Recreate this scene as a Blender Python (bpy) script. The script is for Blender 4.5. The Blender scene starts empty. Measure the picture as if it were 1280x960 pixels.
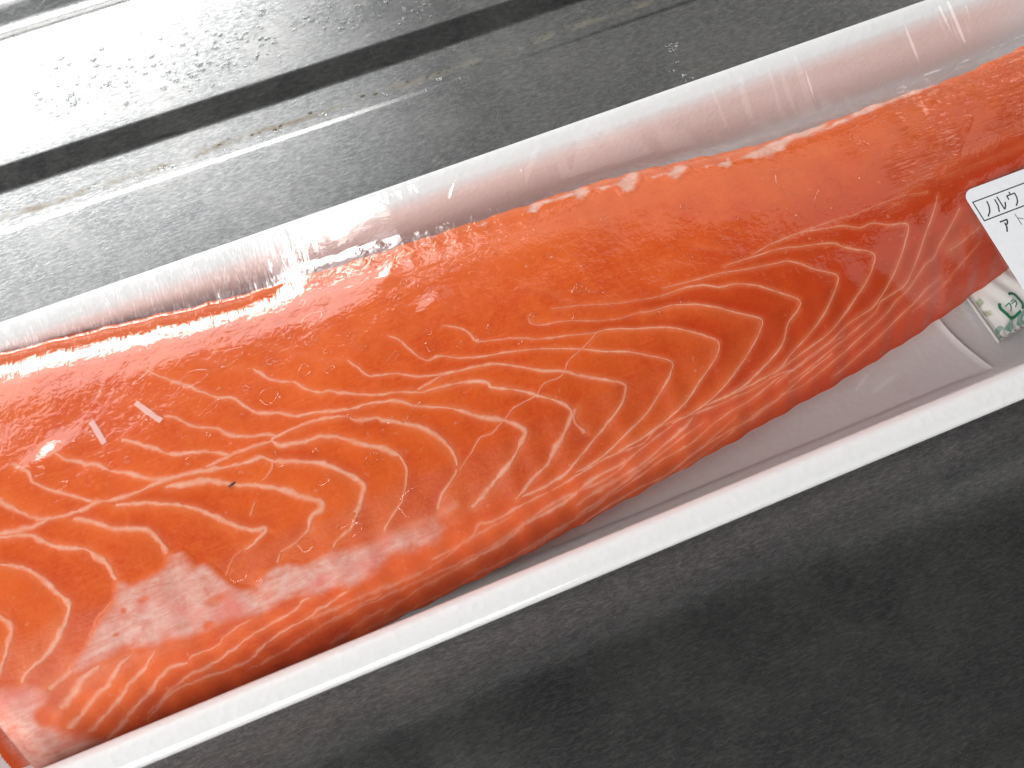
import bpy, math, random
import numpy as np
from mathutils import Matrix, Vector

S = bpy.context.scene
C = S.collection
MM = 0.001
rng = np.random.default_rng(7)
random.seed(7)

# ---------------------------------------------------------------- camera
cam = bpy.data.cameras.new('camera')
cam.sensor_width = 36.0
cam.lens = 33.75
cam.clip_start = 0.005
cam.clip_end = 20.0
co = bpy.data.objects.new('camera', cam); C.objects.link(co)
R = Matrix(((0.92543835, 0.35527633, -0.13169123), (-0.37889821, 0.8677432, -0.32164869), (0.0, 0.34756361, 0.93765641)))
co.matrix_world = Matrix.Translation((-0.02370442, -0.05789676, 0.18877815)) @ R.to_4x4()
cam.dof.use_dof = True
cam.dof.focus_distance = 0.192
cam.dof.aperture_fstop = 21.0
S.camera = co

# ---------------------------------------------------------------- light: one kitchen window behind and to the left, a dim room around, and added fill lamps
world = bpy.data.worlds.new('World'); S.world = world; world.use_nodes = True
bg = world.node_tree.nodes['Background']
bg.inputs['Color'].default_value = (0.95, 0.97, 1.0, 1); bg.inputs['Strength'].default_value = 0.03
def area(name, loc, target, sx, sy, radiance, color):
    l = bpy.data.lights.new(name, 'AREA'); l.shape = 'RECTANGLE'; l.size = sx; l.size_y = sy
    l.energy = radiance * math.pi * sx * sy
    l.color = color
    o = bpy.data.objects.new(name, l); C.objects.link(o)
    o.location = loc
    o.rotation_euler = (Vector(target) - Vector(loc)).to_track_quat('-Z', 'Y').to_euler()
    return o
def polar(az, el, d): return (d*math.cos(math.radians(el))*math.sin(math.radians(az)), d*math.cos(math.radians(el))*math.cos(math.radians(az)), d*math.sin(math.radians(el)))
area('window_light', polar(-19, 29.5, 1.0), (0, 0, 0), 0.68, 0.37, 18.0, (1.0, 0.99, 0.97))
area('upper_window_light', polar(-19, 48.6, 1.0), (0, 0, 0), 0.66, 0.25, 2.7, (0.96, 0.98, 1.0))
area('side_fill_light', polar(-104, 30, 1.4), (0, 0, 0), 1.3, 0.72, 11.0, (1.0, 0.985, 0.96))  # added soft fill from the left, no known source there
area('front_fill_light', polar(-154, 41, 0.95), (0, 0, 0), 0.85, 0.5, 6.2, (1.0, 0.98, 0.95))  # added front fill for the near flank, sheet and tray walls
area('glint_light', polar(60, 24, 1.1), (0, 0, 0), 0.36, 0.30, 3.0, (1.0, 0.98, 0.95))  # added lamp for glints on the right end, not a known window
area('steel_fill_light', polar(46, 49, 1.3), (0, 0, 0), 1.0, 0.55, 0.62, (1.0, 0.97, 0.92))  # added dim lamp that lifts the steel at the far right
S.view_settings.view_transform = 'Standard'
S.view_settings.look = 'None'
S.view_settings.exposure = -0.60
S.view_settings.gamma = 1.0
S.render.engine = 'CYCLES'
S.cycles.use_denoising = True
S.cycles.transparent_max_bounces = 24
S.cycles.max_bounces = 12
S.cycles.transmission_bounces = 10
S.cycles.caustics_reflective = False
S.cycles.caustics_refractive = False
S.cycles.sample_clamp_indirect = 6.0

# ---------------------------------------------------------------- helpers
def tag(o, label=None, cat=None, group=None, kind=None):
    if label: o['label'] = label
    if cat: o['category'] = cat
    if group: o['group'] = group
    if kind: o['kind'] = kind
    return o
def empty(name, loc):
    o = bpy.data.objects.new(name, None); C.objects.link(o); o.location = loc; o.empty_display_size = 0.01
    return o
def mesh_obj(name, verts, faces, mat, parent=None, smooth=True, attrs=None, scale=MM):
    me = bpy.data.meshes.new(name)
    v = np.asarray(verts, float) * scale
    if parent is not None: v = v - np.array(parent.location)
    if isinstance(faces, np.ndarray):
        me.vertices.add(len(v)); me.vertices.foreach_set('co', v.astype(np.float32).ravel())
        k = faces.shape[1]
        me.loops.add(faces.size); me.loops.foreach_set('vertex_index', faces.astype(np.int32).ravel())
        me.polygons.add(len(faces)); me.polygons.foreach_set('loop_start', np.arange(0, faces.size, k, dtype=np.int32))
        me.update(calc_edges=True)
    else:
        me.from_pydata([tuple(p) for p in v], [], faces); me.update()
    if smooth: me.polygons.foreach_set('use_smooth', np.ones(len(me.polygons), bool))
    for k, a in (attrs or {}).items():
        at = me.attributes.new(k, 'FLOAT', 'POINT'); at.data.foreach_set('value', np.asarray(a, np.float32).ravel())
    me.materials.append(mat)
    o = bpy.data.objects.new(name, me); C.objects.link(o)
    if parent is not None: o.parent = parent
    return o
def grid_faces(n, m):
    i, j = np.meshgrid(np.arange(n-1), np.arange(m-1), indexing='ij')
    a = (i*m + j).ravel()
    return np.stack([a, a+m, a+m+1, a+1], 1)

class NT:
    """a short hand for node trees"""
    def __init__(s, name):
        s.m = bpy.data.materials.new(name); s.m.use_nodes = True; s.t = s.m.node_tree; s.t.nodes.clear()
        s.out = s.n('ShaderNodeOutputMaterial')
    def n(s, typ, **kw):
        nd = s.t.nodes.new(typ)
        for k, v in kw.items():
            if k.startswith('i_'): 
                key = k[2:]; key = int(key) if key.isdigit() else key.replace('_', ' ')
                s.set(nd.inputs[key], v)
            else: setattr(nd, k, v)
        return nd
    def set(s, sock, v):
        if isinstance(v, bpy.types.NodeSocket): s.t.links.new(v, sock)
        else: sock.default_value = v
    def coord(s): return s.n('ShaderNodeTexCoord').outputs['Object']
    def attr(s, name): return s.n('ShaderNodeAttribute', attribute_name=name).outputs['Fac']
    def math(s, op, a, b=0.0, c=0.0, clamp=False):
        nd = s.n('ShaderNodeMath', operation=op, use_clamp=clamp)
        s.set(nd.inputs[0], a); s.set(nd.inputs[1], b); s.set(nd.inputs[2], c)
        return nd.outputs[0]
    def noise(s, vec, scale, detail=3, rough=.5, dist=0.0):
        nd = s.n('ShaderNodeTexNoise'); s.set(nd.inputs['Vector'], vec); nd.inputs['Scale'].default_value = scale
        nd.inputs['Detail'].default_value = detail; nd.inputs['Roughness'].default_value = rough; nd.inputs['Distortion'].default_value = dist
        return nd.outputs['Fac']
    def mapr(s, v, a, b, c=0.0, d=1.0, smooth=False):
        nd = s.n('ShaderNodeMapRange', interpolation_type='SMOOTHSTEP' if smooth else 'LINEAR')
        for k, x in zip(range(5), (v, a, b, c, d)): s.set(nd.inputs[k], x)
        return nd.outputs[0]
    def mapping(s, vec, rot=(0,0,0), scale=(1,1,1), loc=(0,0,0)):
        nd = s.n('ShaderNodeMapping'); s.set(nd.inputs['Vector'], vec)
        nd.inputs['Rotation'].default_value = rot; nd.inputs['Scale'].default_value = scale; nd.inputs['Location'].default_value = loc
        return nd.outputs[0]
    def mix(s, f, a, b, blend='MIX'):
        nd = s.n('ShaderNodeMix', data_type='RGBA', blend_type=blend)
        s.set(nd.inputs[0], f); s.set(nd.inputs[6], a); s.set(nd.inputs[7], b)
        return nd.outputs[2]
    def bump(s, h, strength, dist, normal=None):
        nd = s.n('ShaderNodeBump'); s.set(nd.inputs['Height'], h); nd.inputs['Strength'].default_value = strength; nd.inputs['Distance'].default_value = dist
        if normal is not None: s.set(nd.inputs['Normal'], normal)
        return nd.outputs[0]
    def bsdf(s, **kw):
        nd = s.n('ShaderNodeBsdfPrincipled')
        for k, v in kw.items(): s.set(nd.inputs[k.replace('_', ' ')], v)
        return nd
    def end(s, shader): s.t.links.new(shader.outputs[0] if hasattr(shader, 'outputs') else shader, s.out.inputs[0]); return s.m
def col(r, g, b): return (r, g, b, 1)

# ---------------------------------------------------------------- materials
def steel():
    t = NT('brushed_steel'); p = t.coord()
    cloud = t.noise(p, 38, 6, .65, .4)
    mott = t.noise(p, 420, 4, .7, 1.2)
    scr = None
    for k, (ang, sx, sy, th) in enumerate([(.35, 40, 2600, .66), (1.1, 30, 2200, .68), (-.5, 45, 3000, .68), (2.2, 60, 3400, .68), (.05, 25, 1800, .67), (2.7, 90, 4200, .66), (1.6, 110, 4500, .67), (.8, 150, 5200, .66)]):
        q = t.mapping(p, rot=(0, 0, ang), loc=(k*3.1, k*1.7, 0))
        q = t.mapping(q, scale=(sx, sy, 1))
        m = t.mapr(t.noise(q, 1.0, 1.0, .5, .25), th, th+.07, 0, 1, True)
        # scratches break off here and there
        g = t.mapr(t.noise(p, 55+17*k, 2), .46, .62, 0, 1)
        m = t.math('MULTIPLY', m, g)
        scr = m if scr is None else t.math('MAXIMUM', scr, m)
    fine = t.noise(t.mapping(p, rot=(0,0,.5), scale=(500, 2600, 1)), 1.0, 2, .6, .8)
    fine2 = t.noise(t.mapping(p, rot=(0,0,-.9), scale=(500, 2400, 1)), 1.0, 2, .6, .8)
    fine3 = t.noise(t.mapping(p, rot=(0,0,1.9), scale=(420, 2000, 1)), 1.0, 2, .6, .8)
    base = t.mix(t.mapr(cloud, .35, .7), col(.20, .207, .213), col(.28, .283, .28))
    base = t.mix(t.math('MULTIPLY', t.mapr(mott, .45, .75), .55), base, col(.14, .135, .125))
    fm = t.math('MULTIPLY', t.mapr(t.math('MAXIMUM', t.math('MAXIMUM', fine, fine2), fine3), .5, .72), .8)
    base = t.mix(fm, base, col(.42, .42, .415))
    base = t.mix(t.math('MULTIPLY', scr, .12), base, col(.70, .70, .69))
    # lime and rust coloured stain along the drip channel
    s = t.n('ShaderNodeSeparateXYZ', i_0=p)
    wob = t.math('MULTIPLY', t.math('SUBTRACT', t.noise(p, 60, 3), .5), .004)
    d = t.math('ABSOLUTE', t.math('SUBTRACT', t.math('ADD', s.outputs[1], wob), .0868))
    band = t.mapr(d, .0012, .0002, 0, 1, True)
    st = t.math('MULTIPLY', band, t.mapr(t.noise(p, 130, 4, .7), .42, .66, 0, .6))
    base = t.mix(st, base, col(.16, .12, .055))
    # brown grime in the folds of the ledge
    d2 = t.math('ABSOLUTE', t.math('SUBTRACT', t.math('ADD', s.outputs[1], wob), .0938))
    st2 = t.math('MULTIPLY', t.mapr(d2, .0006, .0001, 0, 1, True), t.mapr(t.noise(p, 90, 4, .7), .45, .65, 0, .6))
    base = t.mix(st2, base, col(.10, .085, .05))
    rough = t.math('ADD', t.mapr(cloud, .3, .7, .20, .28), t.math('MULTIPLY', mott, .08))
    rough = t.math('ADD', rough, t.math('MULTIPLY', st, .3))
    h = t.math('ADD', t.math('MULTIPLY', mott, .18), t.math('ADD', t.math('MULTIPLY', scr, -.12), t.math('MULTIPLY', fm, .15)))
    b = t.bump(h, .35, .00012)
    metal = t.math('SUBTRACT', .93, t.math('MULTIPLY', st, .9), clamp=True)
    return t.end(t.bsdf(Base_Color=base, Metallic=metal, Roughness=rough, Normal=b))

def foam():
    t = NT('white_foam'); p = t.coord()
    v = t.n('ShaderNodeTexVoronoi', i_Vector=p); v.inputs['Scale'].default_value = 900
    cellb = t.math('POWER', v.outputs['Distance'], 2.0)
    h = t.math('ADD', cellb, t.math('MULTIPLY', t.noise(p, 350, 3), .8))
    base = t.mix(t.noise(p, 500, 3), col(.80, .81, .83), col(.86, .865, .875))
    return t.end(t.bsdf(Base_Color=base, Roughness=.42, Normal=t.bump(h, .28, .0003), Subsurface_Weight=.8, Subsurface_Radius=(1, 1, 1), Subsurface_Scale=.004, Specular_IOR_Level=.35))

def pad():
    t = NT('absorbent_paper'); p = t.coord()
    f = t.noise(t.mapping(p, scale=(1, 1, 1)), 1600, 3, .7)
    v = t.n('ShaderNodeTexVoronoi', i_Vector=p); v.inputs['Scale'].default_value = 700
    stain = t.mapr(t.noise(p, 120, 3), .62, .72, 0, .12)
    base = t.mix(stain, t.mix(f, col(.80, .80, .815), col(.87, .87, .88)), col(.7, .35, .25))
    return t.end(t.bsdf(Base_Color=base, Roughness=.8, Normal=t.bump(t.math('ADD', f, v.outputs['Distance']), .2, .0002)))

def flesh(name, c0=(.7, .3, .15), c1=(.8, .4, .25), amax=0.0, lo=.2, hi=.8, nw=.7, red=None):
    """salmon flesh; where 'cover' rises it turns into the pale tissue c0-c1"""
    t = NT(name); p = t.coord()
    fat = t.attr('fat'); oran = t.attr('orange'); deep_red = t.attr('deep_red'); fib = t.attr('fibre'); pale = t.attr('pale'); cov = t.attr('cover')
    big = t.noise(p, 55, 3, .55); med = t.noise(p, 260, 4, .6, .5); fine = t.noise(p, 1500, 3, .65); mid2 = t.noise(p, 420, 4, .65, .6); big2 = t.noise(p, 130, 3)
    fibre = t.noise(t.mapping(p, rot=(0, 0, .25), scale=(260, 2600, 600)), 1.0, 2, .6, .5)
    base = t.mix(t.mapr(big, .3, .7), col(.60, .062, .008), col(.76, .120, .015))
    base = t.mix(t.math('MULTIPLY', t.mapr(med, .40, .72), .6), base, col(.80, .16, .030))
    base = t.mix(t.math('MULTIPLY', t.mapr(fine, .42, .75), .5), base, col(.80, .15, .028))
    base = t.mix(t.math('MULTIPLY', t.mapr(fibre, .48, .72), .4), base, col(.82, .15, .03))
    base = t.mix(t.math('MULTIPLY', t.mapr(big2, .5, .72), .28), base, col(.54, .050, .008))
    base = t.mix(t.math('MULTIPLY', deep_red, .8), base, col(.50, .036, .006))
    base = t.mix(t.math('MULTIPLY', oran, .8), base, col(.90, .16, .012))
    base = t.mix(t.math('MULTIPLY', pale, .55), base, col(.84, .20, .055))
    speck = t.mapr(t.noise(p, 900, 2), .66, .76, 0, .5)
    base = t.mix(t.math('MULTIPLY', speck, t.mapr(big, .35, .6)), base, col(.75, .30, .20))
    f2 = t.math('MULTIPLY', fat, t.mapr(med, .25, .6, .7, 1.0))
    base = t.mix(f2, base, col(.84, .26, .12))
    if amax:
        strand = t.noise(t.mapping(p, rot=(0, 0, -.15), scale=(140, 700, 300)), 1.0, 4, .65, 1.0)
        tis = t.mix(t.mapr(t.math('MULTIPLY_ADD', mid2, .4, t.math('MULTIPLY', strand, .6)), .36, .62), col(*c0), col(*c1))
        if red: tis = t.mix(t.mapr(t.math('ADD', big2, t.math('MULTIPLY', t.math('SUBTRACT', mid2, .5), .3)), .50, .68, 0, .8), tis, col(*red))
        al = t.mapr(t.math('ADD', cov, t.math('MULTIPLY', t.math('SUBTRACT', t.math('MULTIPLY_ADD', mid2, .6, t.math('MULTIPLY', med, .4)), .5), nw)), lo, hi, 0, amax, True)
        al = t.math('MULTIPLY', al, t.mapr(big2, .25, .5, .75, 1))
        base = t.mix(al, base, tis)
    h = t.math('ADD', t.math('MULTIPLY', med, .6), t.math('ADD', t.math('MULTIPLY', fine, .3), t.math('MULTIPLY', fibre, t.math('MULTIPLY_ADD', fib, 1.6, .25))))
    b = t.bump(h, .4, .0004)
    return t.end(t.bsdf(Base_Color=base, Roughness=.36, Normal=b, Specular_IOR_Level=.4))

def tissue(name, c0, c1, amax, lo, hi):
    """thin print or white fleck that lets what is under it show through"""
    t = NT(name); p = t.coord(); a = t.attr('cover')
    med = t.noise(p, 700, 4, .65, .6)
    al = t.mapr(t.math('ADD', a, t.math('MULTIPLY', t.math('SUBTRACT', med, .5), 1.1)), lo, hi, 0, amax, True)
    sh = t.bsdf(Base_Color=t.mix(med, col(*c0), col(*c1)), Roughness=.4, Specular_IOR_Level=.3)
    mx = t.n('ShaderNodeMixShader', i_0=al); tr = t.n('ShaderNodeBsdfTransparent')
    t.t.links.new(tr.outputs[0], mx.inputs[1]); t.t.links.new(sh.outputs[0], mx.inputs[2])
    return t.end(mx)

def film(name='cling_film', bubble=False):
    t = NT(name); p = t.coord()
    if bubble:
        b = t.bump(t.noise(p, 500, 2), .05, .0003)
    else:
        wet = t.attr('wet'); wr = t.attr('wrinkle'); fb = t.attr('fibre')
        along = t.noise(t.mapping(p, rot=(0, 0, -.12), scale=(150, 1100, 300)), 1.0, 3, .65, .8)
        patchy = t.mapr(t.noise(p, 90, 2), .42, .6)
        rip = t.noise(t.mapping(p, rot=(0, 0, .1), scale=(1, 1.2, 1)), 620, 3, .55, .6)
        rip2 = t.noise(p, 210, 3, .5, .3)
        stretch = t.noise(t.mapping(p, rot=(0, 0, .10), scale=(620, 60, 60)), 1.0, 3, .6, .4)
        h = t.math('ADD', t.math('MULTIPLY', t.math('ADD', t.math('MULTIPLY', rip, .55), rip2), t.math('MULTIPLY_ADD', wet, .62, .05)), t.math('MULTIPLY', stretch, t.math('MULTIPLY', wr, 4.0)))
        h = t.math('ADD', h, t.math('MULTIPLY', along, t.math('MULTIPLY', t.math('MULTIPLY', fb, patchy), 3.2)))
        b = t.bump(h, .5, .0004)
    # both faces of a thin sheet reflect alike, from either side
    geo = t.n('ShaderNodeNewGeometry')
    dt = t.n('ShaderNodeVectorMath', operation='DOT_PRODUCT', i_0=geo.outputs['Incoming'], i_1=b)
    cs = t.math('ABSOLUTE', dt.outputs['Value'])
    fac = t.math('MULTIPLY_ADD', t.math('POWER', t.math('SUBTRACT', 1.0, cs, clamp=True), 5.0), .9, .065 if bubble else .11, clamp=True)
    if not bubble: fac = t.math('MULTIPLY', fac, t.attr('shine'))      # where it hugs the foam's outside it is dull
    gl = t.n('ShaderNodeBsdfGlossy', i_Roughness=.045, i_Normal=b); gl.inputs['Color'].default_value = col(1, 1, 1)
    tr = t.n('ShaderNodeBsdfTransparent'); tr.inputs['Color'].default_value = col(.985, .985, .985)
    mx = t.n('ShaderNodeMixShader', i_0=fac)
    t.t.links.new(tr.outputs[0], mx.inputs[1]); t.t.links.new(gl.outputs[0], mx.inputs[2])
    return t.end(mx)

def plain(name, c, rough=.5, **kw):
    t = NT(name); p = t.coord()
    n = t.noise(p, 700, 3)
    base = t.mix(n, col(*[x*.94 for x in c]), col(*[min(1, x*1.05) for x in c]))
    return t.end(t.bsdf(Base_Color=base, Roughness=rough, Normal=t.bump(n, .08, .0002), **kw))

def water():
    t = NT('water'); geo = t.n('ShaderNodeNewGeometry')
    dt = t.n('ShaderNodeVectorMath', operation='DOT_PRODUCT', i_0=geo.outputs['Incoming'], i_1=geo.outputs['Normal'])
    fac = t.math('MULTIPLY_ADD', t.math('POWER', t.math('SUBTRACT', 1.0, t.math('ABSOLUTE', dt.outputs['Value']), clamp=True), 4.0), .9, .09, clamp=True)
    gl = t.n('ShaderNodeBsdfGlossy', i_Roughness=.02); gl.inputs['Color'].default_value = col(1, 1, 1)
    tr = t.n('ShaderNodeBsdfTransparent'); tr.inputs['Color'].default_value = col(.97, .98, .98)
    mx = t.n('ShaderNodeMixShader', i_0=fac)
    t.t.links.new(tr.outputs[0], mx.inputs[1]); t.t.links.new(gl.outputs[0], mx.inputs[2])
    return t.end(mx)

M_STEEL, M_FOAM, M_PAD, M_FLESH = steel(), foam(), pad(), flesh('salmon_flesh')
M_FILM, M_BUBBLE = film(), film('film_bubble', True)
M_FAT = flesh('fat_seam', (.82, .30, .17), (.88, .46, .33), .9, .12, .95)
M_MEMB = flesh('membrane_tissue', (.66, .21, .14), (.84, .56, .49), .88, .12, .8, .55, (.76, .15, .11))
M_SPOT = flesh('fat_spot_tissue', (.82, .40, .28), (.88, .62, .54), .85, .35, .95, 1.9)
M_FLECK = tissue('white_fleck', (.78, .62, .58), (.9, .78, .75), .45, .1, .7)
M_WATER = water()
M_LABEL = plain('label_paper', (.66, .68, .71), .45)
M_INK = plain('black_ink', (.035, .035, .04), .6)
M_GREYINK = plain('faded_ink', (.22, .22, .24), .6)
M_GREEN = plain('green_print', (.02, .24, .11), .4)
M_PACK = plain('packet_plastic', (.82, .86, .84), .3)
M_TEAL = plain('teal_print', (.25, .60, .52), .35)
M_OLIVE = plain('olive_print', (.28, .42, .16), .4)
M_GRIME = plain('grime', (.13, .10, .05), .9)

# ---------------------------------------------------------------- traced tables (millimetres in plan)
# ---------------------------------------------------------------- salmon and film shape (millimetres, plan x along the tray, y across it)
FX = np.linspace(-125, 150, 23)
FY = np.array([52.1, 46.2, 44.8, 43.1, 41.7, 40.0, 38.0, 36.7, 35.9, 35.2, 34.9, 34.4, 34.0, 33.5, 31.7, 29.6, 28.8, 28.9, 29.2, 28.8, 30.0, 31.1, 31.6])
NX = np.linspace(-125, 150, 20)
NY = np.array([-35.7, -34.6, -33.9, -32.5, -32.1, -31.8, -30.9, -29.8, -28.6, -27.1, -25.5, -24.0, -22.1, -20.5, -18.3, -15.3, -11.8, -9.2, -6.5, -3.9])
def smooth_interp(x, X, Y):
    x = np.asarray(x, float)
    return sum(np.interp(x + d, X, Y) for d in (-5, -3, -1, 0, 1, 3, 5)) / 7.0
def y_far(x): return smooth_interp(x, FX, FY) + 0.12*np.sin(np.asarray(x)*.63) + .10*np.sin(np.asarray(x)*1.3+1)
def y_near(x): return smooth_interp(x, NX, NY) + 0.12*np.sin(np.asarray(x)*.57+2) + .1*np.sin(np.asarray(x)*1.1)
PS = np.array([0, .012, .03, .06, .095, .135, .2, .35, .5, .62, .72, .80, .87, .93, .97, 1.0])
PZ = np.array([.70, .77, .83, .90, .952, .982, .996, 1.0, .985, .95, .885, .79, .66, .48, .30, .15])
def crown(x): return 26.2 + .6*np.sin((np.asarray(x)+30)/48.0) - np.clip((np.asarray(x)-60)/70., 0, 1)*2.0
def prof(s):
    s = np.clip(s, 0, 1)
    return sum(np.interp(np.clip(s + d, 0, 1), PS, PZ) for d in (-.012, -.006, 0, .006, .012)) / 5.0
def fish_z(x, y):
    x = np.asarray(x, float); y = np.asarray(y, float)
    a = y_far(x); b = y_near(x)
    s = (a - y) / (a - b)
    z = 3.2 + crown(x) * prof(s) * .90
    z = z + .16*np.sin(x*.13 + y*.09) * np.sin(y*.17 - x*.04 + 1.1) + .03*np.sin(x*.52 - y*.31)*np.sin(y*.47 + x*.2)
    endx = -108.0 - (y + 15) * .27
    e = np.clip((x - endx) / 7.0, 0, 1)
    z = 3.2 + (z - 3.2) * np.sqrt(np.clip(1 - (1 - e)**2, 0, 1))
    return np.where((s < 0) | (s > 1), 0.0, z)

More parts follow.
